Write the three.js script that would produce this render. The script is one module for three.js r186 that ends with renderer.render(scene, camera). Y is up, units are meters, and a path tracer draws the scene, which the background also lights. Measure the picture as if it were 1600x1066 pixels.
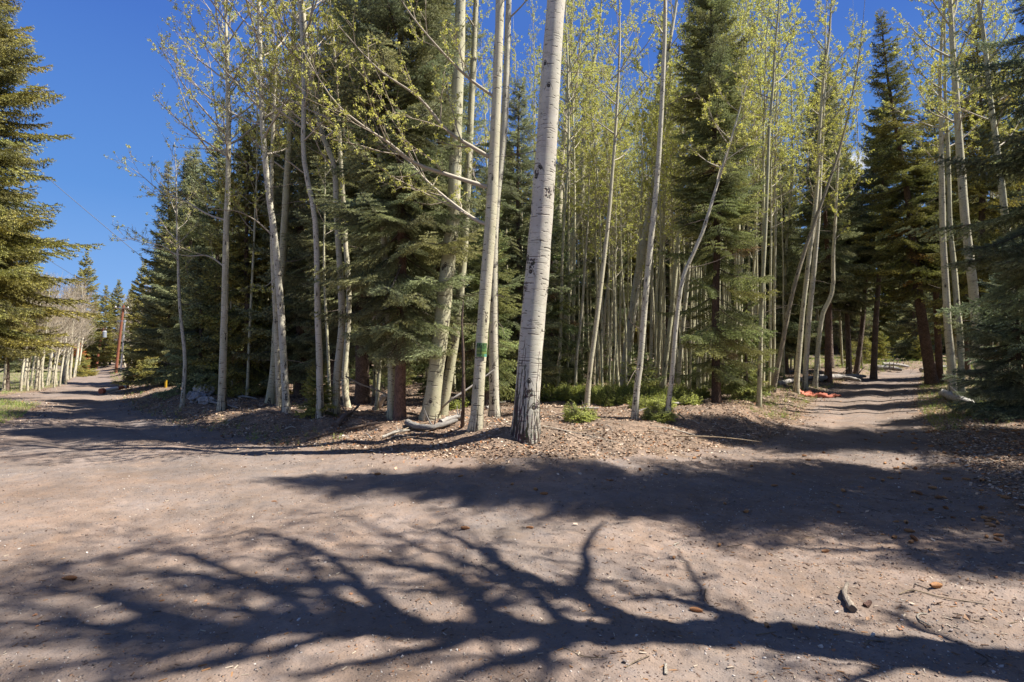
import * as THREE from 'three';
import { createNoise2D } from 'simplex-noise';

// ------------------------------------------------------------------ camera, sky, sun, exposure
const F = 889, CX = 800, CY = 533, EYE = 1.6, PITCH = 1.74 * Math.PI / 180;
const EXPOSURE = 2.5, SUN = 5, SUN_EL = 56 * Math.PI / 180, SUN_BACK = 6 * Math.PI / 180;
const scene = new THREE.Scene();
const camera = new THREE.PerspectiveCamera(2 * Math.atan(533 / F) * 180 / Math.PI, 1600 / 1066, 0.1, 2000);
camera.position.set(0, EYE, 0);
camera.rotation.set(PITCH, 0, 0);
const renderer = new THREE.WebGLRenderer({ antialias: true });
renderer.toneMapping = THREE.LinearToneMapping;
renderer.toneMappingExposure = EXPOSURE;
renderer.shadowMap.enabled = true;

function mulberry(a) { return () => { a |= 0; a = a + 0x6D2B79F5 | 0; let t = Math.imul(a ^ a >>> 15, 1 | a); t = t + Math.imul(t ^ t >>> 7, 61 | t) ^ t; return ((t ^ t >>> 14) >>> 0) / 4294967296; }; }
const n2 = createNoise2D(mulberry(11)), n2b = createNoise2D(mulberry(12));
const sstep = (a, b, x) => { const t = Math.min(1, Math.max(0, (x - a) / (b - a))); return t * t * (3 - 2 * t); };
const lerp = (a, b, t) => a + (b - a) * t;
const V = (x, y, z) => new THREE.Vector3(x, y, z);

const sunDir = V(Math.cos(SUN_EL) * Math.cos(SUN_BACK), Math.sin(SUN_EL), Math.cos(SUN_EL) * Math.sin(SUN_BACK));
{
  const W = 1024, Hh = 512, data = new Float32Array(W * Hh * 4), nc = createNoise2D(mulberry(5)), r = mulberry(77);
  // linear radiance as displayed, by elevation in degrees
  const stops = [[0, .36, .57, .90], [6, .23, .45, .86], [14, .128, .318, .75], [28, .072, .19, .61], [60, .075, .165, .47], [90, .078, .16, .43]];
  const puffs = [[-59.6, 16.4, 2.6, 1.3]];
  for (let i = 0; i < 26; i++) puffs.push([-30 + 245 * r(), 9 + 42 * r() ** 1.4, 4 + 9 * r(), 1.6 + 3.2 * r()]);  // clouds out of view, added to lift and whiten the blue shade
  for (let row = 0; row < Hh; row++) {
    const el = ((row + .5) / Hh - .5) * 180, e = Math.max(0, el);
    let k = 0; while (k < stops.length - 2 && e > stops[k + 1][0]) k++;
    const t = Math.min(1, (e - stops[k][0]) / (stops[k + 1][0] - stops[k][0]));
    for (let col = 0; col < W; col++) {
      const az = ((col + .5) / W - .5) * 360, o = (row * W + col) * 4;
      let c = 0;
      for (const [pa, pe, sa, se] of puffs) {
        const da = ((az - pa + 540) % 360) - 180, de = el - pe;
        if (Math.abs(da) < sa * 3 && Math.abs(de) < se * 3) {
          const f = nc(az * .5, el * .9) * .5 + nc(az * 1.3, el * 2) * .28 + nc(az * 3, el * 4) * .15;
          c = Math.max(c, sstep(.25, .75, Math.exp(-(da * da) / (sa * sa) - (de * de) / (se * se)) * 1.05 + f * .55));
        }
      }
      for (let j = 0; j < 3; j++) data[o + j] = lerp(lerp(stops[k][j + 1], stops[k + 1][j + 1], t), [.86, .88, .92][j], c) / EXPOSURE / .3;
      data[o + 3] = 1;
    }
  }
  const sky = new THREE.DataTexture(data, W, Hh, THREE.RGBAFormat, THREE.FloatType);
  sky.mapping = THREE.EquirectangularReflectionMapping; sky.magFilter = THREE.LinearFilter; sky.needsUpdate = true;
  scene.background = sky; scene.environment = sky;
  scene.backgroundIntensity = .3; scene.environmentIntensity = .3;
  const sun = new THREE.DirectionalLight(new THREE.Color(1, .95, .86), SUN);
  sun.position.copy(sunDir).multiplyScalar(80); sun.name = 'sun'; sun.castShadow = true; sun.shadow.radius = .8;
  Object.assign(sun.shadow.camera, { left: -60, right: 60, top: 60, bottom: -60, far: 250 });
  sun.shadow.mapSize.set(4096, 4096);
  scene.add(sun, sun.target);
}

// ------------------------------------------------------------------ small tools
const used = new Map();
function numbered(n) { const k = used.get(n) ?? 0; used.set(n, k + 1); return k ? n + '_' + String(k).padStart(3, '0') : n; }
function tag(o, label, category, group, kind) {
  if (label) o.userData.label = label;
  if (category) o.userData.category = category;
  if (group) o.userData.group = group;
  if (kind) o.userData.kind = kind;
  return o;
}
function thing(name, label, category, pos, group) {
  const g = new THREE.Group(); g.name = numbered(name); g.position.copy(pos); scene.add(g);
  return tag(g, label, category, group);
}
function part(parent, name, geo, mat, kind) { const m = new THREE.Mesh(geo, mat); m.name = name; if (kind) m.userData.kind = kind; parent.add(m); return m; }
class MB {
  constructor() { this.p = []; this.n = []; this.u = []; this.c = []; this.i = []; }
  vert(p, n, u, v, c) { this.p.push(p.x, p.y, p.z); this.n.push(n.x, n.y, n.z); this.u.push(u, v); this.c.push(c[0], c[1], c[2]); return this.p.length / 3 - 1; }
  tri3(a, b, c, col) { const n = b.clone().sub(a).cross(c.clone().sub(a)).normalize(), k = this.vert(a, n, 0, 0, col); this.vert(b, n, 1, 0, col); this.vert(c, n, .5, 1, col); this.i.push(k, k + 1, k + 2); }
  // a tube through points; radius(k, angle) may vary round it
  tube(pts, rad, sides, c0, c1 = c0, vs = 1, cap = false, u1 = 1) {
    const N = pts.length, T = V(), A = V(), B = V(), q = V(), nn = V(); let len = 0, first = this.p.length / 3;
    for (let k = 0; k < N; k++) {
      T.subVectors(pts[Math.min(k + 1, N - 1)], pts[Math.max(k - 1, 0)]).normalize();
      if (!k) { A.set(Math.abs(T.x) > .9 ? 0 : 1, 0, Math.abs(T.x) > .9 ? 1 : 0); }
      A.addScaledVector(T, -A.dot(T)).normalize(); B.crossVectors(T, A);
      if (k) len += pts[k].distanceTo(pts[k - 1]);
      const t = k / (N - 1), c = [lerp(c0[0], c1[0], t), lerp(c0[1], c1[1], t), lerp(c0[2], c1[2], t)];
      for (let s = 0; s <= sides; s++) {
        const a = s / sides * 2 * Math.PI, r = typeof rad === 'function' ? rad(k, a, len) : rad[k];
        nn.copy(A).multiplyScalar(Math.cos(a)).addScaledVector(B, Math.sin(a));
        q.copy(pts[k]).addScaledVector(nn, r);
        this.vert(q, nn, s / sides * u1, len * vs, c);
      }
    }
    const w = sides + 1;
    for (let k = 0; k < N - 1; k++) for (let s = 0; s < sides; s++) { const a = first + k * w + s; this.i.push(a, a + 1, a + w, a + 1, a + w + 1, a + w); }
    if (cap) for (const [k, d] of [[0, -1], [N - 1, 1]]) {
      T.subVectors(pts[Math.min(k + 1, N - 1)], pts[Math.max(k - 1, 0)]).normalize().multiplyScalar(d);
      const c = d < 0 ? c0 : c1, m = this.vert(pts[k], T, .5, .5, c), f = this.p.length / 3;
      for (let s = 0; s <= sides; s++) { const j = (first + k * w + s) * 3; this.vert(q.set(this.p[j], this.p[j + 1], this.p[j + 2]), T, .5 + .5 * Math.cos(s / sides * 6.283), .5 + .5 * Math.sin(s / sides * 6.283), c); }
      for (let s = 0; s < sides; s++) this.i.push(m, d < 0 ? f + s + 1 : f + s, d < 0 ? f + s : f + s + 1);
    }
  }
  get empty() { return !this.i.length; }
  geo() {
    const g = new THREE.BufferGeometry();
    g.setAttribute('position', new THREE.BufferAttribute(new Float32Array(this.p), 3));
    g.setAttribute('normal', new THREE.BufferAttribute(new Float32Array(this.n), 3));
    g.setAttribute('uv', new THREE.BufferAttribute(new Float32Array(this.u), 2));
    g.setAttribute('color', new THREE.BufferAttribute(new Float32Array(this.c), 3));
    g.setIndex(new THREE.BufferAttribute(new Uint32Array(this.i), 1));
    return g;
  }
}
// point on the ray through photo pixel (px, py) at depth d in front of the camera (along -z)
function P(px, py, d) {
  const u = (px - CX) / F, v = (CY - py) / F, s = Math.sin(PITCH), c = Math.cos(PITCH), y = v * c + s, z = c - v * s;
  return V(u / z * d, EYE + y / z * d, -d);
}

// ------------------------------------------------------------------ lie of the land (plan coordinates: x to the right, d away)
function polySD(poly) {
  return (x, d) => {
    let best = 1e9, inside = false;
    for (let i = 0, j = poly.length - 1; i < poly.length; j = i++) {
      const [ax, ay] = poly[j], [bx, by] = poly[i], ex = bx - ax, ey = by - ay, t = Math.min(1, Math.max(0, ((x - ax) * ex + (d - ay) * ey) / (ex * ex + ey * ey)));
      const dx = x - ax - t * ex, dy = d - ay - t * ey; best = Math.min(best, dx * dx + dy * dy);
      if ((ay > d) !== (by > d) && x < (bx - ax) * (d - ay) / (by - ay) + ax) inside = !inside;
    }
    return (inside ? 1 : -1) * Math.sqrt(best);
  };
}
const islandSD = polySD([[-58, 80], [-43, 61], [-32.5, 46], [-19.5, 28.4], [-11.6, 17.6], [-7.8, 13.6], [-5.1, 11.2], [-2.9, 9.7], [-1, 8.75], [.6, 8.5], [1.9, 8.9], [3.8, 10.2], [5.7, 12.1], [8, 15.7], [11.4, 21.2], [16.6, 28.2], [25.5, 36.5], [30, 37.5], [48, 62], [70, 130], [-100, 130]]);
const rightSD = polySD([[4.6, -30], [4.4, 1.5], [4.7, 4.4], [5.5, 6.4], [7, 9.1], [9.1, 12.5], [12.3, 17.5], [19, 26.6], [25.8, 36], [34, 41], [52, 60], [80, 100], [120, 60], [120, -30]]);
const leftSD = polySD([[-60, 78], [-47, 62], [-25.6, 32.4], [-22.4, 26.4], [-21.8, 23.9], [-60, 22], [-120, 40], [-120, 90]]);
const tongueSD = polySD([[-19, 21.2], [-16.2, 19.9], [-14.8, 17.8], [-13.1, 15.5], [-12.1, 13.8], [-13.5, 12.8], [-20, 13.5], [-36, 15], [-36, 20]]);
const nearIslandSD = (x, d) => islandSD(x, d);
function zone(x, d) {
  const i = nearIslandSD(x, d), r = rightSD(x, d), l = leftSD(x, d), t = tongueSD(x, d);
  return { i, r, l, t, m: Math.max(i, r, l, t) };
}
function height(x, d, z = zone(x, d)) {
  let h = .013 * n2(x * .5, d * .5) + .03 * n2b(x * .13, d * .13);
  h += .36 * sstep(-.25, 1.7, z.i + .25 * n2(x * .7, d * .7)) + .14 * sstep(-.3, 1.6, z.r) + .1 * sstep(-.2, 1.4, Math.max(z.l, z.t));
  const bump = sstep(0, 1.5, z.m);
  h += bump * (.05 * n2(x * .9 + 7, d * .9) + .02 * n2b(x * 2.6, d * 2.6));
  h += .16 * Math.exp(-((x - .2) ** 2) / 2.2 - ((d - 9.5) ** 2) / .9);
  if (z.m < .3) {                                     // wheel ruts along the two tracks, and tyre-churned dirt
    const road = sstep(.2, -.6, z.m);
    h += road * (.016 * n2b(x * 3.1, d * 3.1) + .007 * n2(x * 9, d * 9)) * sstep(14, 6, d);
    if (z.i > -4.5 && d > 9) { const c = Math.max(z.i, z.m) + 1.75; h -= road * .05 * (Math.exp(-((c - .85) ** 2) / .06) + Math.exp(-((c + .75) ** 2) / .06)) * sstep(9, 12, d); }
    const near = sstep(-5.5, -3, z.i) * sstep(.1, -.5, z.i) * sstep(14, 9, d), wob = .25 * n2(x * .3, d * .3);
    h -= road * near * .03 * (Math.exp(-((z.i + 1.0 + wob) ** 2) / .05) + Math.exp(-((z.i + 2.5 + wob) ** 2) / .06)); // tyre lanes round the bend
    h += road * near * .008 * n2((z.i + wob) * 5.5, (x + d) * .35) + road * .007 * n2b(x * 7, d * 7) * sstep(9, 4, d) * (.4 + .6 * sstep(-.5, 3, x));
  }
  h += .022 * Math.min(90, Math.max(0, x + d - 22)) * sstep(-12, 4, x) + .012 * Math.max(0, d - 60) * .5;
  return h;
}
const groundAt = (x, d) => V(x, height(x, d), -d);
function ground(px, py) {
  const a = P(px, py, 1), dir = a.sub(camera.position); let lo = 1, hi = 1;
  for (let d = 1.5; d < 150; d += d * .02) { if (camera.position.y + dir.y * d < height(dir.x * d, d)) { hi = d; break; } lo = hi = d; }
  for (let k = 0; k < 18; k++) { const m = (lo + hi) / 2; if (camera.position.y + dir.y * m < height(dir.x * m, m)) hi = m; else lo = m; }
  return groundAt(dir.x * hi, hi);
}

// ------------------------------------------------------------------ textures
function tileNoise(size, cells, seed) {            // periodic value noise, -1..1
  const r = mulberry(seed), g = new Float32Array(cells * cells).map(() => r() * 2 - 1), out = new Float32Array(size * size);
  for (let y = 0; y < size; y++) { const fy = y / size * cells, y0 = fy | 0, ty = fy - y0, sy = ty * ty * (3 - 2 * ty), a = y0 * cells, b = (y0 + 1) % cells * cells;
    for (let x = 0; x < size; x++) { const fx = x / size * cells, x0 = fx | 0, tx = fx - x0, sx = tx * tx * (3 - 2 * tx), x1 = (x0 + 1) % cells;
      out[y * size + x] = lerp(lerp(g[a + x0], g[a + x1], sx), lerp(g[b + x0], g[b + x1], sx), sy); } }
  return out;
}
const sum = (size, list, seed) => { const o = new Float32Array(size * size); list.forEach(([c, w], k) => { const t = tileNoise(size, c, seed + k); for (let i = 0; i < o.length; i++) o[i] += t[i] * w; }); return o; };
const toS = (c) => Math.round(255 * Math.min(1, c <= .0031308 ? 12.92 * c : 1.055 * c ** (1 / 2.4) - .055));
function dataTex(size, fn, srgb) {
  const d = new Uint8Array(size * size * 4), c = [0, 0, 0];
  for (let i = 0; i < size * size; i++) { fn(i, c); for (let k = 0; k < 3; k++) d[i * 4 + k] = srgb ? toS(Math.max(0, c[k])) : Math.max(0, Math.min(255, c[k] * 255)); d[i * 4 + 3] = 255; }
  const t = new THREE.DataTexture(d, size, size); t.wrapS = t.wrapT = THREE.RepeatWrapping; t.magFilter = THREE.LinearFilter; if (srgb) t.colorSpace = THREE.SRGBColorSpace; t.needsUpdate = true; return t;
}
const mats = {};
{ // dirt of the two tracks: fine sandy soil with small stones of several colours
  const S = 1024, f = sum(S, [[6, .42], [17, .42], [50, .4], [140, .3], [380, .35]], 100), g = sum(S, [[9, .5], [40, .5], [512, .35]], 120), st = new Float32Array(S * S * 4), r = mulberry(9);
  const cols = [[.36, .31, .26], [.28, .15, .08], [.10, .085, .08], [.36, .25, .2], [.22, .2, .2], [.13, .08, .06]];
  for (let k = 0; k < 5200; k++) {
    const x = r() * S, y = r() * S, R = .7 + 3.2 * r() ** 4, c = cols[r() * cols.length | 0];
    for (let j = -Math.ceil(R); j <= R; j++) for (let i = -Math.ceil(R); i <= R; i++) if (i * i + j * j * 1.3 < R * R) { const o = ((((y + j) | 0) + S) % S * S + (((x + i) | 0) + S) % S) * 4; st[o] = c[0]; st[o + 1] = c[1]; st[o + 2] = c[2]; st[o + 3] = 1 - (i * i + j * j) / (R * R) * .6; }
  }
  mats.dirt = new THREE.MeshStandardMaterial({ name: 'dirt', vertexColors: true, roughness: 1,
    map: dataTex(S, (i, c) => { const v = 1 + .2 * f[i], h = g[i] * .05, a = st[i * 4 + 3] * .8; c[0] = lerp((.174 + h * .25) * v, st[i * 4], a); c[1] = lerp(.129 * v, st[i * 4 + 1], a); c[2] = lerp((.102 - h * .2) * v, st[i * 4 + 2], a); }, true),
    bumpMap: dataTex(S, (i, c) => { c[0] = c[1] = c[2] = .4 + .13 * f[i] + .35 * st[i * 4 + 3]; }), bumpScale: .035 });
  // forest floor: dark soil under matted leaf and needle litter
  const q = sum(S, [[12, .35], [60, .35], [160, .4], [400, .45]], 140), w = sum(S, [[5, .5], [30, .4], [256, .6]], 160);
  mats.floor = new THREE.MeshStandardMaterial({ name: 'litter', vertexColors: true, roughness: 1,
    map: dataTex(S, (i, c) => { const v = Math.max(.25, 1 + .75 * q[i]), k = .5 + .5 * w[i]; c[0] = lerp(.13, .215, k) * v; c[1] = lerp(.088, .145, k) * v; c[2] = lerp(.06, .098, k) * v; }, true),
    bumpMap: dataTex(S, (i, c) => { c[0] = c[1] = c[2] = .5 + .25 * q[i]; }), bumpScale: .04 });
  const b = sum(S / 2, [[4, .2], [14, .35], [40, .45], [110, .35]], 180);
  mats.spruceBark = new THREE.MeshStandardMaterial({ name: 'spruce bark', vertexColors: true, roughness: 1,
    map: dataTex(S / 2, (i, c) => { const v = Math.max(.2, 1 + .8 * b[i]); c[0] = .14 * v; c[1] = .102 * v; c[2] = .080 * v; }, true), bumpMap: dataTex(S / 2, (i, c) => { c[0] = c[1] = c[2] = .5 + .4 * b[i]; }), bumpScale: .03 });
  mats.logWood = new THREE.MeshStandardMaterial({ name: 'weathered wood', vertexColors: true, roughness: 1,
    map: dataTex(S / 2, (i, c) => { const v = Math.max(.3, 1 + .6 * b[i]); c[0] = c[1] = c[2] = .8 * v; }, true), bumpMap: mats.spruceBark.bumpMap, bumpScale: .015 });
}
// aspen bark: one canvas covers a whole stem, 12 m high, once round; thin dark lines, eye-shaped branch scars, furrowed foot
function barkTexture(seed, o) {
  const W = 512, Hc = 2048, cv = document.createElement('canvas'); cv.width = W; cv.height = Hc;
  const g = cv.getContext('2d'), r = mulberry(seed), ppm = Hc / 12;
  g.fillStyle = o.base; g.fillRect(0, 0, W, Hc);
  const wrap = (x, f) => { for (const k of [-W, 0, W]) { g.save(); g.translate(x + k, 0); f(); g.restore(); } };
  for (let k = 0; k < 1500; k++) { // clouding of the bark
    const y = r() * Hc, rx = 20 + 90 * r(), ry = 4 + 22 * r(), c = o.tints[r() * o.tints.length | 0];
    wrap(r() * W, () => { g.fillStyle = `rgba(${c},${.05 + .09 * r()})`; g.beginPath(); g.ellipse(0, y, rx, ry, 0, 0, 7); g.fill(); });
  }
  for (let k = 0; k < 7000; k++) { const y = r() * Hc, l = 3 + 16 * r(); g.fillStyle = `rgba(${r() < .5 ? '80,70,55' : '235,230,215'},${.08 + .2 * r()})`; g.fillRect(r() * W, y, l, 1 + r()); }
  for (let k = 0; k < o.lines; k++) { // lenticel lines and folds
    const h = r() ** 1.3, y = Hc - h * Hc, l = 8 + 105 * r() ** 2.6, th = .7 + 2.2 * r() ** 3, bend = (r() - .5) * 8;
    wrap(r() * W, () => {
      g.strokeStyle = `rgba(44,36,30,${.35 + .5 * r()})`; g.lineWidth = th; g.beginPath(); g.moveTo(-l / 2, y); g.quadraticCurveTo(0, y + bend, l / 2, y + (r() - .5) * 3); g.stroke();
      g.strokeStyle = 'rgba(238,232,215,.3)'; g.lineWidth = 1; g.beginPath(); g.moveTo(-l / 2, y + th + 1); g.quadraticCurveTo(0, y + bend + th + 1, l / 2, y + th + 1); g.stroke();
    });
  }
  for (let k = 0; k < o.eyes; k++) { // branch scars
    const y = Hc - (.04 + .96 * r()) * Hc, s = (7 + 9 * r()) * o.eye;
    wrap(r() * W, () => {
      g.fillStyle = 'rgba(30,25,22,.88)'; g.beginPath(); g.ellipse(0, y, s * 1.3, s * .55, 0, 0, 7); g.fill();
      g.fillStyle = 'rgba(120,105,90,.8)'; g.beginPath(); g.ellipse(0, y, s * .5, s * .2, 0, 0, 7); g.fill();
      g.strokeStyle = 'rgba(35,30,26,.75)'; g.lineWidth = s * .24;
      g.beginPath(); g.moveTo(-s * 3.4, y + s * 1.2); g.quadraticCurveTo(-s * 1.2, y - s * .9, 0, y - s * .95); g.quadraticCurveTo(s * 1.2, y - s * .9, s * 3.4, y + s * 1.2); g.stroke();
    });
  }
  for (let k = 0; k < o.patches; k++) { // black rough patches
    const h = r() ** 2 * o.patchTop, y0 = Hc - h * ppm;
    wrap(r() * W, () => { for (let j = 0; j < 26; j++) { g.fillStyle = `rgba(${30 + 30 * r()},${26 + 26 * r()},${24 + 22 * r()},.7)`; g.beginPath(); g.ellipse((r() - .5) * 46, y0 + (r() - .5) * 26, 2 + 9 * r(), 1 + 3 * r(), (r() - .5) * .8, 0, 7); g.fill(); } });
  }
  for (let k = 0; k < o.furrows; k++) { // furrows of the foot run up the stem and thin out
    const top = o.foot * ppm * (.15 + .85 * r() ** 2.2); let y = Hc + 4;
    const x0 = r() * W; let x = 0;
    const path = []; while (y > Hc - top) { path.push([x, y, (1 + 6 * r()) * (.3 + .7 * (y - Hc + top) / top)]); y -= 4 + 5 * r(); x += (r() - .5) * 9; }
    wrap(x0, () => { for (const [px, py, w] of path) { g.fillStyle = `rgba(${38 + 34 * r()},${32 + 28 * r()},${30 + 24 * r()},.75)`; g.beginPath(); g.ellipse(px, py, w, 5 + w * .6, 0, 0, 7); g.fill(); } });
  }
  const t = new THREE.CanvasTexture(cv); t.colorSpace = THREE.SRGBColorSpace; t.wrapS = THREE.RepeatWrapping; t.wrapT = THREE.RepeatWrapping; t.flipY = true;
  return new THREE.MeshStandardMaterial({ name: 'aspen bark', map: t, vertexColors: true, roughness: .85, bumpMap: t, bumpScale: .008 });
}
const creamTints = ['225,220,196', '168,164,136', '196,190,160', '150,146,122', '206,200,178'];
mats.bark = [
  barkTexture(21, { base: 'rgb(184,177,152)', tints: creamTints, lines: 1050, eyes: 16, eye: .9, patches: 4, patchTop: 3, furrows: 50, foot: .7 }),
  barkTexture(22, { base: 'rgb(172,168,136)', tints: creamTints, lines: 1050, eyes: 26, eye: .8, patches: 6, patchTop: 5, furrows: 26, foot: .35 }),
  barkTexture(23, { base: 'rgb(190,184,168)', tints: creamTints, lines: 1050, eyes: 30, eye: .8, patches: 9, patchTop: 5, furrows: 60, foot: .8 }),
];
mats.bigBark = barkTexture(31, { base: 'rgb(186,180,166)', tints: ['222,218,204', '160,154,142', '196,190,172', '175,172,166'], lines: 1350, eyes: 24, eye: .8, patches: 22, patchTop: 6, furrows: 70, foot: 1.7 });
mats.limb = new THREE.MeshStandardMaterial({ name: 'aspen branch bark', vertexColors: true, roughness: .9 });
mats.deadwood = new THREE.MeshStandardMaterial({ name: 'dead twigs', vertexColors: true, roughness: 1 });
mats.leaf = new THREE.MeshPhysicalMaterial({ name: 'young aspen leaf', vertexColors: true, roughness: 1, transmission: .45, thickness: 0, side: THREE.DoubleSide });
mats.needle = new THREE.MeshPhysicalMaterial({ name: 'spruce needles', vertexColors: true, roughness: 1, transmission: .32, thickness: 0, side: THREE.DoubleSide });
mats.grass = new THREE.MeshPhysicalMaterial({ name: 'grass blades', vertexColors: true, roughness: 1, transmission: .3, thickness: 0, side: THREE.DoubleSide });
mats.plain = new THREE.MeshStandardMaterial({ name: 'mineral', vertexColors: true, roughness: .95 });
const flat = (r, g, b, rough = .8, metal = 0) => { const m = new THREE.MeshStandardMaterial({ roughness: rough, metalness: metal }); m.color.setRGB(r, g, b); return m; };

// ------------------------------------------------------------------ ground sheets
{
  const NX = 700, NZ = 560, xs = [], ds = [], a = .55;
  for (let i = 0; i <= NX; i++) { const t = i / NX * 2 - 1; xs.push(Math.sinh(t * 5.5) / Math.sinh(5.5) * 260); }
  for (let j = 0; j <= NZ; j++) { const t = j / NZ; ds.push(t < .12 ? lerp(-90, 1.5, sstep(0, 1, Math.sqrt(t / .12) * .5) * 2) : 1.5 + (Math.exp((t - .12) / .88 * 5.5) - 1) / (Math.exp(5.5) - 1) * 320); }
  const w = NX + 1, n = w * (NZ + 1), pos = new Float32Array(n * 3), uv = new Float32Array(n * 2), col = new Float32Array(n * 3), m = new Float32Array(n);
  for (let j = 0; j <= NZ; j++) for (let i = 0; i <= NX; i++) {
    const k = j * w + i, x = xs[i], d = ds[j], z = zone(x, d);
    pos[k * 3] = x; pos[k * 3 + 1] = height(x, d, z); pos[k * 3 + 2] = -d; uv[k * 2] = x / 2.6; uv[k * 2 + 1] = d / 2.6;
    m[k] = z.m + .35 * n2(x * .6, d * .6) + .22 * n2b(x * 2.1, d * 2.1);
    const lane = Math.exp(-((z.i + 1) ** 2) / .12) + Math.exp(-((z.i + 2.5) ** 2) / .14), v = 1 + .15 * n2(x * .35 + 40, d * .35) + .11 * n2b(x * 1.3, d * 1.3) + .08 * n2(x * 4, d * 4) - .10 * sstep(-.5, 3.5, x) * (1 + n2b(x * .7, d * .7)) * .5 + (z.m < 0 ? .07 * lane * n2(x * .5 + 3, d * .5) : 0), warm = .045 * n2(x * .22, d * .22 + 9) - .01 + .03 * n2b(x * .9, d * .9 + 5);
    const fl = m[k] > 0;
    // dry grass tint on the left verges and beside the right track, dirt otherwise
    const gr = fl ? Math.max(sstep(.1, .8, Math.max(z.l, z.t)), sstep(.3, 1, z.r) * sstep(15, 19, d) * .6) : 0;
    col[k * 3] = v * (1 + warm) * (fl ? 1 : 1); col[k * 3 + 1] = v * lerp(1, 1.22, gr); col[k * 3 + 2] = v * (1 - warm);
  }
  const road = [], floor = [];
  for (let j = 0; j < NZ; j++) for (let i = 0; i < NX; i++) {
    const k = j * w + i, q = [[k, k + 1, k + w], [k + 1, k + w + 1, k + w]];
    for (const t of q) ((m[t[0]] + m[t[1]] + m[t[2]]) / 3 > 0 ? floor : road).push(...t);
  }
  const g0 = new THREE.BufferGeometry();
  g0.setAttribute('position', new THREE.BufferAttribute(pos, 3)); g0.setAttribute('uv', new THREE.BufferAttribute(uv, 2)); g0.setAttribute('color', new THREE.BufferAttribute(col, 3));
  g0.setIndex([...Array(0)]); const all = new Uint32Array(road.length + floor.length); all.set(road); all.set(floor, road.length); g0.setIndex(new THREE.BufferAttribute(all, 1)); g0.computeVertexNormals();
  for (const [name, idx, mat, label] of [['dirt_road', road, mats.dirt, 'reddish brown dirt tracks that part round the trees'], ['forest_floor', floor, mats.floor, 'forest floor under dry leaf litter']]) {
    const map = new Map(), p = [], nn = [], u = [], c = [], ii = [], N = g0.attributes.normal.array;
    for (const k of idx) { if (!map.has(k)) { map.set(k, p.length / 3); p.push(pos[k * 3], pos[k * 3 + 1], pos[k * 3 + 2]); nn.push(N[k * 3], N[k * 3 + 1], N[k * 3 + 2]); u.push(uv[k * 2], uv[k * 2 + 1]); c.push(col[k * 3], col[k * 3 + 1], col[k * 3 + 2]); } ii.push(map.get(k)); }
    const g = new THREE.BufferGeometry(), B = (a, s) => new THREE.BufferAttribute(new Float32Array(a), s);
    g.setAttribute('position', B(p, 3)); g.setAttribute('normal', B(nn, 3)); g.setAttribute('uv', B(u, 2)); g.setAttribute('color', B(c, 3)); g.setIndex(new THREE.BufferAttribute(new Uint32Array(ii), 1));
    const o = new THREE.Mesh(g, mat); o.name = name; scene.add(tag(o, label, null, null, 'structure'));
  }
}

// ------------------------------------------------------------------ aspens
const limbC = [.40, .355, .28], limbC2 = [.35, .295, .225], twigC = [.31, .25, .18];
function leafClump(mb, at, r, size, n, tint) {
  for (let k = 0; k < n; k++) {
    const c = V((r() - .5), (r() - .5), (r() - .5)).multiplyScalar(size * 1.9).add(at), s = size * (.6 + .7 * r());
    const a = V(r() - .5, r() - .5, r() - .5).normalize(), b = V(r() - .5, r() - .5, r() - .5).cross(a).normalize(), f = V().crossVectors(a, b).multiplyScalar(s * .18);
    const y = .75 + .5 * r(), w = r(), col = [lerp(.42, .60, w) * y * tint[0], lerp(.42, .58, w) * y * tint[1], lerp(.045, .16, w) * y * tint[2]];
    const p0 = c.clone().addScaledVector(a, -s * .5), p1 = c.clone().addScaledVector(a, s * .55), q0 = c.clone().addScaledVector(b, s * .42).add(f), q1 = c.clone().addScaledVector(b, -s * .42).add(f);
    mb.tri3(p0, q0, p1, col); mb.tri3(p0, p1, q1, col);
  }
}
function growPath(start, dir, len, n, r, up, wander) {
  const pts = [start.clone()], d = dir.clone().normalize(), p = start.clone();
  for (let k = 0; k < n; k++) { p.addScaledVector(d, len / n); pts.push(p.clone()); d.x += (r() - .5) * wander; d.z += (r() - .5) * wander; d.y += (r() - .5) * wander + up / n; d.normalize(); }
  return pts;
}
const along = (pts, t) => { const f = t * (pts.length - 1), k = Math.min(pts.length - 2, Math.floor(f)); return pts[k].clone().lerp(pts[k + 1], f - k); };
const dirAt = (pts, t) => { const f = t * (pts.length - 1), k = Math.min(pts.length - 2, Math.floor(f)); return pts[k + 1].clone().sub(pts[k]).normalize(); };
const taper = (n, a, b) => Array.from({ length: n }, (_, k) => lerp(a, b, k / (n - 1)));
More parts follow.
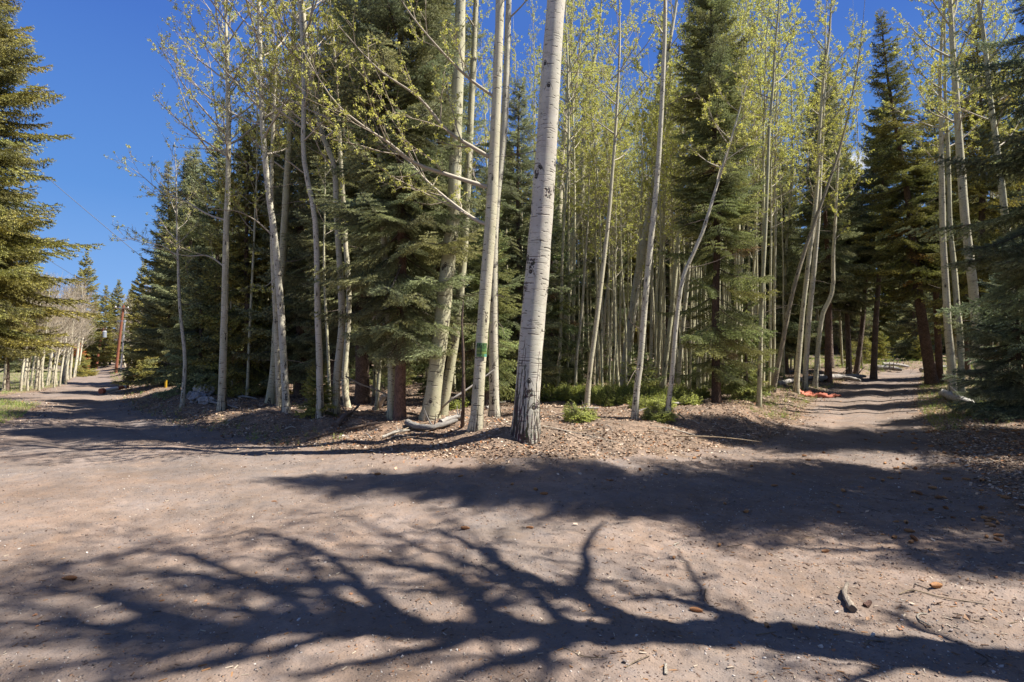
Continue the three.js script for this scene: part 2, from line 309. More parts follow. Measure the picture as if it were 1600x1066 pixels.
// one limb with its side branches and twigs; leaves go to `lv`
function limbInto(mb, lv, pts, rad, r, o) {
  const L = pts.reduce((s, p, k) => k ? s + p.distanceTo(pts[k - 1]) : 0, 0);
  mb.tube(pts, taper(pts.length, rad, Math.max(.0035, rad * .16)), rad > .03 ? 6 : 5, limbC, limbC2);
  const ns = Math.max(3, Math.round(L * o.side));
  for (let s = 0; s < ns; s++) {
    const t = lerp(o.t0 ?? .3, .98, (s + .6 * r()) / ns), p = along(pts, t), d = dirAt(pts, t);
    const sl = Math.max(.22, L * (.16 + .3 * r()) * (1.15 - t * .75)), out = V(r() - .5, r() - .2, r() - .5).cross(d).normalize();
    const sd = d.clone().multiplyScalar(.75).addScaledVector(out, .8).add(V(0, .25, 0));
    const sp = growPath(p, sd, sl, 4, r, .35, .42), sr = Math.max(.0035, rad * (1 - t * .8) * .42);
    mb.tube(sp, taper(5, Math.max(.005, sr), .0035), 4, limbC2, twigC);
    const nt = Math.max(2, Math.round(sl * o.twig));
    for (let k = 0; k < nt; k++) {
      const tt = lerp(.25, 1, (k + r()) / nt), q = along(sp, tt), qd = dirAt(sp, tt), o2 = V(r() - .5, r() - .5, r() - .5).cross(qd).normalize();
      const tw = growPath(q, qd.clone().multiplyScalar(.7).addScaledVector(o2, .8).add(V(0, .2, 0)), .12 + .3 * r(), 2, r, .3, .4);
      mb.tube(tw, [.0045, .0035, .0025], 3, twigC, twigC);
      if (lv) { const m = o.leaf * .7 * (1 + r()); for (let j = 0; j < m; j++) if (j < 1 ? r() < m : 1) leafClump(lv, along(tw, .35 + .65 * r()), r, o.ls, 4 + r() * 6 | 0, o.tint); }
    }
    if (lv) for (let k = 0; k < o.leaf * 1.4; k++) leafClump(lv, along(sp, .4 + .6 * r()), r, o.ls, 4 + r() * 5 | 0, o.tint);
  }
}
// pts: points of the stem in the world, from the foot up as far as the photograph shows it
function aspen(name, label, group, base, pts, r0, o) {
  const r = mulberry(o.seed), g = thing(name, label, 'aspen', base, group), H = o.H;
  const loc = pts.map((p) => p.clone().sub(base));
  loc[0].y = -.12;
  const last = loc[loc.length - 1].clone(), ld = loc.length > 1 ? last.clone().sub(loc[loc.length - 2]).normalize() : V(0, 1, 0);
  while (last.y < H) { ld.x = ld.x * .93 + (r() - .5) * .09; ld.z = ld.z * .93 + (r() - .5) * .09; ld.y = 1; ld.normalize(); last.addScaledVector(ld, 1.1); loc.push(last.clone()); }
  const curve = new THREE.CatmullRomCurve3(loc, false, 'centripetal'), N = Math.round(Math.max(20, H * 2.4));
  const sp = []; for (let k = 0; k <= N; k++) sp.push(curve.getPoint((k / N) ** 1.15));
  const ph = r() * 6.28, flare = o.flare ?? .55, fh = o.flareH ?? .22;
  const R = (y) => r0 * (1 - .9 * Math.min(1, Math.max(0, y) / H) ** 1.5);
  const tm = new MB(), sides = r0 > .12 ? 18 : r0 > .05 ? 12 : 8;
  tm.tube(sp, (k, a, len) => { const y = sp[k].y, f = Math.exp(-Math.max(0, y + .1) / fh); return R(y) * (1 + .035 * Math.sin(a * 2 + ph + y) + .02 * Math.sin(a * 3 - y * 2.3)) * (1 + flare * f * (1 + (o.lobes ?? .38) * (Math.sin(a * 3 + ph) + .6 * Math.sin(a * 5 + 2 * ph)))) + .006 * r0 / .1 * n2(a * 2 + o.seed, y * 5); }, sides, o.tone ?? [.93, .92, .90], o.tone ?? [.93, .92, .90], 1 / 12, false);
  for (let i = 0; i < tm.u.length; i += 2) { tm.u[i] += (o.seed % 17) / 17; tm.u[i + 1] = o.big ? tm.u[i + 1] : (tm.u[i + 1] * .9 + .004); }
  part(g, 'trunk', tm.geo(), o.big ? mats.bigBark : mats.bark[o.bark ?? o.seed % 3]);
  const lv = new MB(), put = (mb) => part(g, 'branch', mb.geo(), mats.limb);
  const lo = { side: o.side ?? 3.5, twig: o.twig ?? 7, leaf: o.leaf ?? 1.8, ls: o.ls ?? .032, tint: o.tint ?? [1, 1, 1] };
  for (const [lp, rad] of o.limbs ?? []) { // limbs that the photograph shows one by one
    const q = new THREE.CatmullRomCurve3(lp.map((p) => p.clone().sub(base))).getPoints(lp.length * 3), mb = new MB();
    limbInto(mb, lv, q, rad, r, { ...lo, side: lo.side * .9, t0: .18 }); put(mb);
  }
  const n = Math.round((o.n ?? 12) * 1.5), far = o.far, bulk = new MB();
  for (let k = 0; k < n; k++) {
    const f = (k + .7 * r()) / n, y = lerp(o.h0, H * .97, f); let j = 0; while (j < sp.length - 2 && sp[j + 1].y < y) j++;
    const p = sp[j].clone().lerp(sp[j + 1], Math.min(1, (y - sp[j].y) / Math.max(.01, sp[j + 1].y - sp[j].y)));
    const az = k * 2.4 + r() * 1.3 + ph, L = Math.max(.5, o.sp * (.6 + .5 * r()) * (1 - f) ** .55 * (f < .12 ? .75 : 1)), el = lerp(.5, 1.1, f) + (r() - .5) * .35;
    const d = V(Math.cos(az) * Math.cos(el), Math.sin(el), Math.sin(az) * Math.cos(el)), mb = far ? bulk : new MB();
    limbInto(mb, lv, growPath(p, d, L, 7, r, .55, .2), Math.min(R(y) * .5, .008 + .0105 * L), r, lo);
    if (!far) put(mb);
  }
  for (let k = 0; k < (o.dead ?? 0); k++) { // short dead snags on the bare stem
    const y = lerp(1.2, o.h0, r()); let j = 0; while (j < sp.length - 2 && sp[j + 1].y < y) j++;
    const az = r() * 6.28, tp = growPath(sp[j], V(Math.cos(az), .25 - .5 * r(), Math.sin(az)), .3 + .9 * r(), 5, r, -.1, .45);
    bulk.tube(tp, taper(6, .008, .003), 4, [.2, .16, .13], [.16, .12, .1]);
  }
  if (!bulk.empty) part(g, far ? 'limbs' : 'snags', bulk.geo(), mats.limb, 'stuff');
  if (!lv.empty) part(g, 'leaves', lv.geo(), mats.leaf, 'stuff');
  return g;
}

// the stems that can be traced in the photograph: [label, foot, stem pixels above it, width in px, settings]
const hid = 'aspens crowded behind the big front stems';
const G = (x, y, w, pts, label, o = {}, limbs = []) => ({ x, y, w, pts, label, o, limbs });
const stems = [
  G(822, 678, 38, [[826, 600], [831, 518], [838, 440], [846, 340], [856, 191], [869, 0]], 'thickest white aspen, scarred, with dark furrowed foot on the roadside bank', { H: 17, h0: 10, n: 10, sp: 3.2, big: true, flare: .42, flareH: .3, lobes: .4 }),
  G(744, 669, 19, [[752, 540], [756, 482], [767, 340], [772, 239], [778, 96], [781, 0]], 'slim pale aspen carrying the small green sign, left of the thickest aspen', { H: 16, h0: 9.4, n: 10, sp: 3, bark: 0 }, [
    [[[764, 245, 0], [735, 228, -.2], [700, 205, -.4], [655, 153, -.6], [591, 108, -.8], [527, 38, -1]], .042],
    [[[760, 292, 0], [706, 275, -.2], [649, 255, -.4], [607, 223, -.6], [569, 198, -.8], [524, 160, -1], [464, 64, -1.2]], .04],
    [[[767, 352, 0], [748, 346, .1], [700, 312, .5], [665, 281, .9], [630, 245, 1.1], [560, 205, 1.4], [470, 165, 1.8], [405, 120, 2.1]], .036],
    [[[770, 150, 0], [730, 120, -.3], [690, 80, -.6], [640, 20, -.8], [610, -30, -1]], .03],
    [[[766, 290, 0], [745, 285, .2], [738, 240, .3], [752, 205, .3]], .014]]),
  G(773, 652, 15, [[771, 480], [774, 340], [787, 207], [792, 96], [795, 0]], 'aspen stem close behind the one with the green sign', { H: 15, h0: 8.6, n: 10, sp: 2.6 }),
  G(671, 655, 24, [[685, 553], [696, 447], [706, 358], [708, 338], [714, 160], [720, 0]], 'stout cream aspen leaning right, next to the red-barked spruce', { H: 16, h0: 9.2, n: 10, sp: 2.8, bark: 1 }, [
    [[[712, 205, 0], [690, 195, .3], [665, 150, .6], [645, 80, .9]], .02]]),
  G(689, 649, 14, [[710, 536], [722, 429], [728, 340], [735, 191], [741, 64], [744, 0]], 'curved cream aspen just right of the stout leaning aspen', { H: 15, h0: 8.5, n: 9, sp: 2.4, bark: 1 }),
  G(611, 653, 11, [[611, 560], [606, 470], [600, 380]], 'thin mossy aspen stem touching the left side of the red spruce trunk', { H: 11, h0: 6, n: 8, sp: 1.6, bark: 1 }),
  G(587, 641, 5, [[594, 570], [604, 461], [606, 400]], 'very thin leaning stem between the dark spruce trunk and the red one', { H: 8, h0: 4.5, n: 7, sp: 1.1, bark: 1 }),
  G(544, 637, 9, [[538, 600], [544, 507], [545, 450], [540, 380]], 'thin pale aspen bent at its foot, right end of the five-stem row', { H: 12, h0: 6.5, n: 8, sp: 1.5, bark: 0 }),
  G(524, 646, 11, [[526, 590], [534, 507], [530, 400], [526, 338], [521, 255], [502, 207], [492, 160], [481, 86], [474, 20]], 'wavy pale aspen that bends left high up, beside the bent thin one', { H: 14, h0: 6.0, n: 18, sp: 3.1, bark: 0 }, [
    [[[519, 262, 0], [500, 235, -.2], [485, 190, -.4], [478, 120, -.5], [472, 60, -.6]], .02]]),
  G(516, 643, 5, [[512, 540], [508, 470]], 'thinnest stem left of the wavy pale aspen', { H: 7, h0: 4, n: 6, sp: 1, bark: 1 }),
  G(500, 652, 10, [[499, 560], [496, 482], [492, 340], [475, 249], [475, 153], [472, 64], [468, 0]], 'slim straight aspen with a small green fir sapling at its foot', { H: 14, h0: 5.8, n: 18, sp: 3.1, bark: 2 }, [
    [[[474, 270, 0], [440, 245, -.3], [405, 228, -.5], [370, 190, -.8]], .018]]),
  G(448, 645, 11, [[443, 560], [436, 447], [428, 361], [419, 300], [410, 191], [406, 80], [404, 0]], 'bare dotted aspen, foremost of the left clump of three', { H: 15, h0: 6.0, n: 20, sp: 3.3, bark: 2 }, [
    [[[428, 370, 0], [400, 345, -.2], [370, 330, -.5], [330, 325, -.8], [290, 290, -1]], .02],
    [[[433, 430, 0], [415, 447, -.1], [398, 445, -.2]], .012]]),
  G(437, 637, 9, [[434, 560], [430, 480], [426, 400]], 'middle stem of the left clump of three aspens', { H: 12, h0: 7, n: 9, sp: 1.8, bark: 0 }),
  G(421, 630, 13, [[429, 570], [432, 510], [440, 420], [447, 300], [455, 170], [458, 60]], 'leaning stem at the back of the left clump of three', { H: 15, h0: 6.3, n: 18, sp: 3.1, bark: 1 }),
  G(346, 641, 11, [[349, 540], [351, 468], [354, 340], [356, 303], [357, 217], [356, 160]], 'solitary grey aspen at the left road edge with bare limbs reaching left', { H: 13.5, h0: 6.4, n: 18, sp: 3.5, bark: 0, leaf: .8 }, [
    [[[356, 236, 0], [325, 232, -.1], [303, 200, -.3], [285, 150, -.4], [272, 110, -.5]], .03],
    [[[354, 345, 0], [325, 335, .1], [290, 315, .2], [250, 298, .2], [222, 275, .3], [205, 262, .3]], .028],
    [[[357, 228, 0], [345, 215, .3], [336, 170, .6], [330, 110, .9], [318, 60, 1.1]], .026],
    [[[352, 418, 0], [325, 400, 0], [290, 400, .1], [240, 385, .2], [195, 372, .2]], .022]]),
  G(284, 638, 6, [[289, 563], [281, 483], [278, 404], [276, 340]], 'crooked little aspen left of the solitary grey one, by the rocks', { H: 7.5, h0: 4.2, n: 9, sp: 1.6, bark: 2, leaf: .5 }, [
    [[[277, 400, 0], [255, 385, .1], [232, 380, .2], [200, 372, .2], [184, 375, .3]], .018]]),
  G(858, 612, 13, [[862, 480], [868, 400], [873, 338], [876, 271], [884, 191], [892, 60], [894, 0]], 'pale aspen half hidden behind the thickest one, forking high up', { H: 17, h0: 8, n: 14, sp: 2.8, bark: 0 }, [
    [[[884, 195, 0], [898, 150, 0], [906, 70, .1], [915, -10, .2]], .07],
    [[[878, 262, 0], [905, 225, -.3], [918, 215, -.4]], .03]]),
  G(881, 606, 14, [[885, 482], [898, 358], [905, 338], [910, 255], [915, 160], [934, 64], [940, 0]], 'greenish aspen with a black foot among the low junipers', { H: 17, h0: 8.5, n: 12, sp: 2.8, bark: 1 }, [
    [[[918, 140, 0], [945, 105, .2], [975, 50, .3], [990, -10, .4]], .04],
    [[[916, 150, 0], [960, 120, -.2], [1010, 70, -.4], [1040, 10, -.5]], .036],
    [[[912, 210, 0], [950, 208, .2], [985, 190, .3], [1030, 178, .4]], .022]]),
  G(898, 622, 5, [[901, 560], [908, 500], [915, 400]], 'hair-thin stem leaning beside the greenish aspen', { H: 9, h0: 5.5, n: 7, sp: 1, bark: 0 }),
  G(916, 636, 8, [[923, 570], [930, 518], [943, 411], [951, 340], [962, 200]], 'slender aspen leaning right, in front of the juniper patch', { H: 11.7, h0: 6.1, n: 10, sp: 1.8, bark: 0 }),
  G(926, 599, 6, [[934, 500], [943, 420], [950, 340], [955, 240]], 'second thin aspen in the bundle right of the greenish one', { H: 10.7, h0: 7.4, n: 10, sp: 1.6, bark: 0, far: 1 }),
  G(937, 598, 6, [[944, 500], [950, 447], [960, 340], [966, 220]], 'third thin aspen in the bundle right of the greenish one', { H: 11.7, h0: 7.4, n: 10, sp: 1.6, bark: 2, far: 1 }),
  G(975, 607, 14, [[979, 560], [985, 518], [1000, 411], [1014, 340], [1020, 300], [1036, 207], [1042, 96], [1055, 16]], 'tall leaning aspen with a charred black foot', { H: 18, h0: 9, n: 14, sp: 2.8, bark: 2 }, [
    [[[1034, 225, 0], [1048, 190, 0], [1062, 130, .2], [1072, 60, .3]], .05],
    [[[1032, 240, 0], [1000, 205, .2], [960, 180, .3]], .016]]),
  G(991, 654, 10, [[996, 600], [1000, 572], [1007, 482], [1017, 376], [1025, 300], [1032, 200]], 'front aspen leaning over the litter beside the one with the charred foot', { H: 15, h0: 8, n: 11, sp: 2, bark: 2 }),
  G(982, 609, 6, [[985, 540], [993, 450], [1000, 360]], 'thin stem right behind the charred-foot aspen', { H: 10.7, h0: 6.6, n: 9, sp: 1.5, bark: 0, far: 1 }),
  G(1017, 606, 5, [[1018, 520], [1019, 440], [1021, 340]], 'straight thin pole aspen right of the leaning front pair', { H: 10.7, h0: 6.1, n: 9, sp: 1.4, bark: 0, far: 1 }),
  G(1028, 606, 5, [[1031, 500], [1035, 400], [1037, 300]], 'second straight thin pole aspen right of the leaning front pair', { H: 11.7, h0: 6.6, n: 9, sp: 1.4, bark: 1, far: 1 }),
  G(1035, 611, 8, [[1043, 540], [1050, 482], [1058, 400], [1064, 330], [1070, 220]], 'aspen behind the forward-leaning sapling stem at the litter edge', { H: 11.7, h0: 6.6, n: 10, sp: 2, bark: 1 }),
  G(1041, 657, 8, [[1046, 620], [1050, 590], [1057, 500], [1066, 440], [1073, 418], [1096, 368], [1108, 330]], 'sapling aspen that starts upright and bends right overhead, at the litter edge', { H: 7.6, h0: 4.6, n: 8, sp: 1.5, bark: 2 }),
  G(1058, 614, 7, [[1066, 520], [1074, 447], [1081, 360], [1088, 260]], 'slim aspen just left of the dark drooping spruce', { H: 10.4, h0: 6.6, n: 10, sp: 1.7, bark: 0 }),
  G(1076, 603, 8, [[1082, 520], [1085, 482], [1092, 411], [1098, 320]], 'aspen nearest the left side of the dark drooping spruce', { H: 11.4, h0: 6.6, n: 10, sp: 1.8, bark: 1 }),
  G(1186, 636, 7, [[1188, 560], [1190, 470], [1196, 360], [1200, 260]], 'pale aspen right behind the drooping green sprays', { H: 14, h0: 8, n: 9, sp: 1.7, bark: 1 }),
  G(1207, 611, 7, [[1222, 540], [1238, 460], [1258, 390], [1290, 300], [1310, 240]], 'dark stem leaning far right above the orange netting', { H: 13, h0: 7, n: 10, sp: 1.8, bark: 2, tone: [.55, .5, .45] }),
  G(1243, 613, 8, [[1252, 510], [1264, 404], [1276, 300], [1281, 200]], 'first aspen of the trio behind the orange netting', { H: 17, h0: 8.5, n: 12, sp: 2.2, bark: 0 }, [
    [[[1262, 420, 0], [1276, 330, .2], [1262, 260, .3], [1280, 190, .4], [1300, 130, .5]], .03]]),
  G(1257, 609, 8, [[1264, 500], [1272, 420], [1279, 340], [1283, 250]], 'middle aspen of the trio behind the orange netting', { H: 16, h0: 8, n: 12, sp: 2, bark: 2 }),
  G(1273, 606, 7, [[1280, 530], [1286, 490], [1300, 458], [1302, 400], [1306, 330]], 'kinked aspen at the right of the trio behind the orange netting', { H: 13, h0: 6, n: 10, sp: 1.9, bark: 0 }),
  G(1489, 620, 11, [[1486, 560], [1482, 518], [1477, 430], [1474, 376], [1472, 280], [1470, 180]], 'left stem of the aspen trio right of the track, behind the white log', { H: 15, h0: 7.5, n: 12, sp: 2.3, bark: 0 }),
  G(1503, 618, 9, [[1500, 520], [1496, 482], [1490, 410], [1485, 358], [1482, 250]], 'thin middle stem of the aspen trio right of the track', { H: 14, h0: 7.5, n: 11, sp: 2, bark: 1 }),
  G(1536, 626, 14, [[1530, 568], [1524, 482], [1510, 358], [1506, 319], [1497, 191], [1489, 80], [1486, 20]], 'tall leaning aspen rising behind the blue spruce', { H: 16, h0: 7.8, n: 13, sp: 2.6, bark: 0 }, [
    [[[1496, 195, 0], [1462, 172, -.2], [1440, 150, -.3], [1425, 110, -.4]], .022]]),
  G(1592, 632, 12, [[1588, 520], [1583, 429], [1571, 340], [1559, 239], [1546, 143], [1538, 60]], 'aspen at the right edge of the picture, its foot hidden by the blue spruce', { H: 15, h0: 7, n: 12, sp: 2.4, bark: 1 }),
];
stems.forEach((s, k) => {
  const b = ground(s.x, s.y), d = -b.z, pts = [b, ...s.pts.map(([x, y]) => P(x, y, d))];
  const ls = .023 + .0010 * d;
  aspen('aspen_tree', s.label, null, b, pts, s.w * d / F / 2, { seed: 300 + k * 13, ls, dead: 3, ...s.o, limbs: s.limbs.map(([q, rad]) => [q.map(([x, y, dd]) => P(x, y, d + dd)), rad]) });
});

// ------------------------------------------------------------------ spruces
// a spray: stem, side twigs and their twiglets, all set with needles. lod > 1 is coarser, for trees farther off
function spray(L, seed, lod, droop = 1, cols) {
  const r = mulberry(seed), mb = new MB(), stem = [.10, .065, .045], ax = [];
  const K = 8; for (let k = 0; k <= K; k++) { const t = k / K; ax.push(V(L * t, -.16 * L * Math.sin(t * 2.6) * droop + .05 * L * t * t + (k ? (r() - .5) * .02 : 0), (r() - .5) * .03 * L * t)); }
  mb.tube(ax, taper(K + 1, .006 + .006 * L, .003), 4, stem, stem);
  const q = V(), T = V(), A = V(), B = V(), n = V();
  const brush = (pts, light) => {
    const len = pts.reduce((s, p, k) => k ? s + p.distanceTo(pts[k - 1]) : 0, 0), step = .02 * lod, cnt = Math.max(2, Math.round(len / step));
    for (let k = 0; k <= cnt; k++) {
      const t = k / cnt, p = along(pts, t); T.copy(dirAt(pts, Math.min(.999, t)));
      A.set(r() - .5, r() - .5, r() - .5).cross(T).normalize(); B.crossVectors(T, A);
      for (let s = 0; s < 3; s++) {
        const a = s * 2.094 + r() * .8; n.copy(A).multiplyScalar(Math.cos(a)).addScaledVector(B, Math.sin(a));
        const nl = .03 * lod ** .75 * (.75 + .5 * r()), w = .0062 * lod, side = V().crossVectors(T, n).multiplyScalar(w);
        const tip = p.clone().addScaledVector(n, nl * .8).addScaledVector(T, nl * .62), b = p.clone().addScaledVector(T, -.004);
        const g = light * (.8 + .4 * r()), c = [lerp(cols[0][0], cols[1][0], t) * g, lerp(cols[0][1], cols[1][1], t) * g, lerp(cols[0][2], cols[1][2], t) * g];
        mb.tri3(b.clone().sub(side), b.clone().add(side), tip, c);
      }
    }
  };
  const out = []; for (let k = 2; k <= K; k++) out.push(ax[k]); brush(out, 1);
  const sp = .06 * Math.sqrt(lod);
  for (let s = .14 * L, z = 1; s < L * .99; s += sp * (.7 + .6 * r()), z = -z) {
    const t = s / L, p = along(ax, t), d = dirAt(ax, t), ll = Math.min(.6, .46 * L) * Math.min(1, t * 3.5) * (1 - t) ** .75 + .05 + .06 * r();
    const dir = d.clone().multiplyScalar(.75).add(V(0, (r() - .6) * .3, z * (.75 + .3 * r()))).normalize(), tw = [p.clone()];
    for (let k = 1; k <= 4; k++) { const f = k / 4; tw.push(p.clone().addScaledVector(dir, ll * f).add(V(.12 * ll * f * f, -(.28 * droop) * ll * f * f, 0))); }
    mb.tube(tw, taper(5, .003, .0015), 3, stem, stem);
    brush(tw, 1);
    if (ll > .14) for (let e = .06; e < ll * .95; e += .065 * lod ** .6, 0) {
      const f = e / ll, b = along(tw, f), bd = dirAt(tw, f), l2 = (.05 + .12 * (1 - f)) * (.7 + .6 * r());
      for (const sg of [-1, 1]) { const o = V().crossVectors(bd, V(0, 1, 0)).normalize().multiplyScalar(sg).add(V(0, (r() - .65) * .5, 0)); brush([b.clone(), b.clone().addScaledVector(bd, l2 * .75).addScaledVector(o, l2 * .75)], 1.08); }
    }
  }
  return mb.geo();
}
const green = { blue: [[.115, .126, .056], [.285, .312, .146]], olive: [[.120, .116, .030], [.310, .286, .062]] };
const sprays = {};
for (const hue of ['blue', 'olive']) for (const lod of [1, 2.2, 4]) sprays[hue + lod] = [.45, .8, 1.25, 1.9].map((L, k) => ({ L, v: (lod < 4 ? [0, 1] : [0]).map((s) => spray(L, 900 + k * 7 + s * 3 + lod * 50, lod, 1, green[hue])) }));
function spruce(name, label, group, base, o) {
  const r = mulberry(o.seed), g = thing(name, label, o.cat ?? 'spruce', base, group), H = o.H, lean = o.lean ?? [0, 0], tone = o.tone ?? [1, 1, 1];
  const at = (y) => V(lean[0] * y, y, lean[1] * y).add(V(.06 * Math.sin(y * .6 + o.seed), 0, .06 * Math.sin(y * .5 + 2 * o.seed)).multiplyScalar(Math.min(1, y / 4)));
  const r0 = o.r0 ?? H * .011 + .02, N = Math.round(H * 1.6) + 6, sp = []; for (let k = 0; k <= N; k++) sp.push(at(-.15 + (H + .1) * (k / N) ** 1.2));
  const tm = new MB(); tm.tube(sp, (k, a) => (r0 * (1 - .95 * Math.max(0, sp[k].y) / H) + .004) * (1 + .3 * Math.exp(-Math.max(0, sp[k].y) / .2) * (1 + .3 * Math.sin(3 * a + o.seed))), r0 > .1 ? 12 : 7, tone, tone, 1, false, Math.max(1, Math.round(r0 * 6.3)));
  part(g, 'trunk', tm.geo(), mats.spruceBark);
  const set = sprays[(o.hue ?? 'blue') + (o.lod ?? 1)], lists = set.map((s) => s.v.map(() => []));
  const h0 = o.h0 ?? .3, gap = o.gap ?? .3, M = new THREE.Matrix4(), X = V(), Y = V(), Z = V();
  const place = (y, az, L, el, c) => {
    let k = 0; while (k < set.length - 1 && L > set[k].L * 1.3) k++;
    const s = L / set[k].L, ts = Math.min(1.35, Math.max(.8, s)); X.set(Math.cos(az) * Math.cos(el), Math.sin(el), Math.sin(az) * Math.cos(el));
    Z.crossVectors(X, V(0, 1, 0)).normalize(); Y.crossVectors(Z, X); const roll = (r() - .5) * .7, y2 = Y.clone().multiplyScalar(Math.cos(roll)).addScaledVector(Z, Math.sin(roll)); Z.crossVectors(X, y2);
    M.makeBasis(X.clone().multiplyScalar(s), y2.multiplyScalar(ts), Z.clone().multiplyScalar(ts)); M.setPosition(at(y));
    lists[k][r() * lists[k].length | 0].push([M.clone(), c]);
  };
  for (let y = h0; y < H - .1; y += gap * (.7 + .6 * r()) * lerp(1, .55, y / H) * (o.nTop && y > H * .36 ? .75 : 1)) {
    const f = (y - h0) / (H - h0), n = Math.round((o.nTop && f > .36 ? o.nTop : o.n ?? 6) * (.75 + .5 * r()) * lerp(1, .75, f)), a0 = r() * 6.28;
    const env = o.R * (1 - f) ** (o.shape ?? .8) * lerp(.55, 1, sstep(0, .12, f)) + .12;
    for (let k = 0; k < n; k++) {
      if (r() < (o.nTop && f > .36 ? .04 : o.bare ?? .13)) continue;
      const az = a0 + k / n * 6.28 + (r() - .5) * .7, L = env * (.55 + .65 * r()), el = lerp(-.32, .75, f ** 1.4) + (r() - .5) * .5, v = .65 + .65 * r(), w = r();
      if (r() < (f < .4 ? .03 : .005)) { place(y, az, L * .7, el - .1, [1.05 * v, .66 * v, .6 * v]); continue; }
      place(y + (r() - .5) * gap * .7, az, L, el, [v * (o.col?.[0] ?? 1) * lerp(.92, 1.12, w), v * (o.col?.[1] ?? 1), v * (o.col?.[2] ?? 1) * lerp(1.1, .85, w)]);
    }
  }
  for (let k = 0; k < 3; k++) place(H - .12, k * 2.1, .35, 1.2, [1.1, 1.1, 1]);
  const col = new THREE.Color();
  lists.forEach((vs, k) => vs.forEach((list, j) => {
    if (!list.length) return;
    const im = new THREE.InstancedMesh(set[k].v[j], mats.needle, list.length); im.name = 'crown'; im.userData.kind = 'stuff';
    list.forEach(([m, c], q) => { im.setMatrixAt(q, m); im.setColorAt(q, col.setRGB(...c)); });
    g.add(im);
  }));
  if (h0 > 1.2 || o.dead) { // dead lower branches
    const mb = new MB(), n = Math.round((o.dead ?? 1) * h0 * 7), top = Math.max(h0 * 1.25, 1.5);
    for (let k = 0; k < n; k++) {
      const y = lerp(.7, top, r()), az = r() * 6.28, L = .3 + Math.min(o.R, 1.5) * .6 * r(), c = [.13, .1, .08];
      const tp = growPath(at(y), V(Math.cos(az), .05 - .3 * r(), Math.sin(az)), L, 5, r, -.15, .25);
      mb.tube(tp, taper(6, .008, .003), 3, c, c);
      for (let s = 0; s < L * 8; s++) { const t = .3 + .7 * r(), d = dirAt(tp, t).add(V(r() - .5, r() - .7, r() - .5).multiplyScalar(1.3)); mb.tube(growPath(along(tp, t), d, .1 + .25 * r(), 2, r, -.1, .3), [.003, .0025, .002], 3, c, c); }
    }
    if (!mb.empty) part(g, 'dead_branches', mb.geo(), mats.deadwood, 'stuff');
  }
  return g;
}
const S = (px, d, o, label, group, name = 'spruce_tree') => { const x = (px - CX) / F * d; o.seed ??= Math.round(px * 7 + d * 31); o.lod ??= d < 17 ? 1 : d < 34 ? 2.2 : 4; return spruce(name, label, group, groundAt(x, d), o); };
const topH = (py, d) => P(0, py, d).y; // height at which the line of sight through row py passes depth d
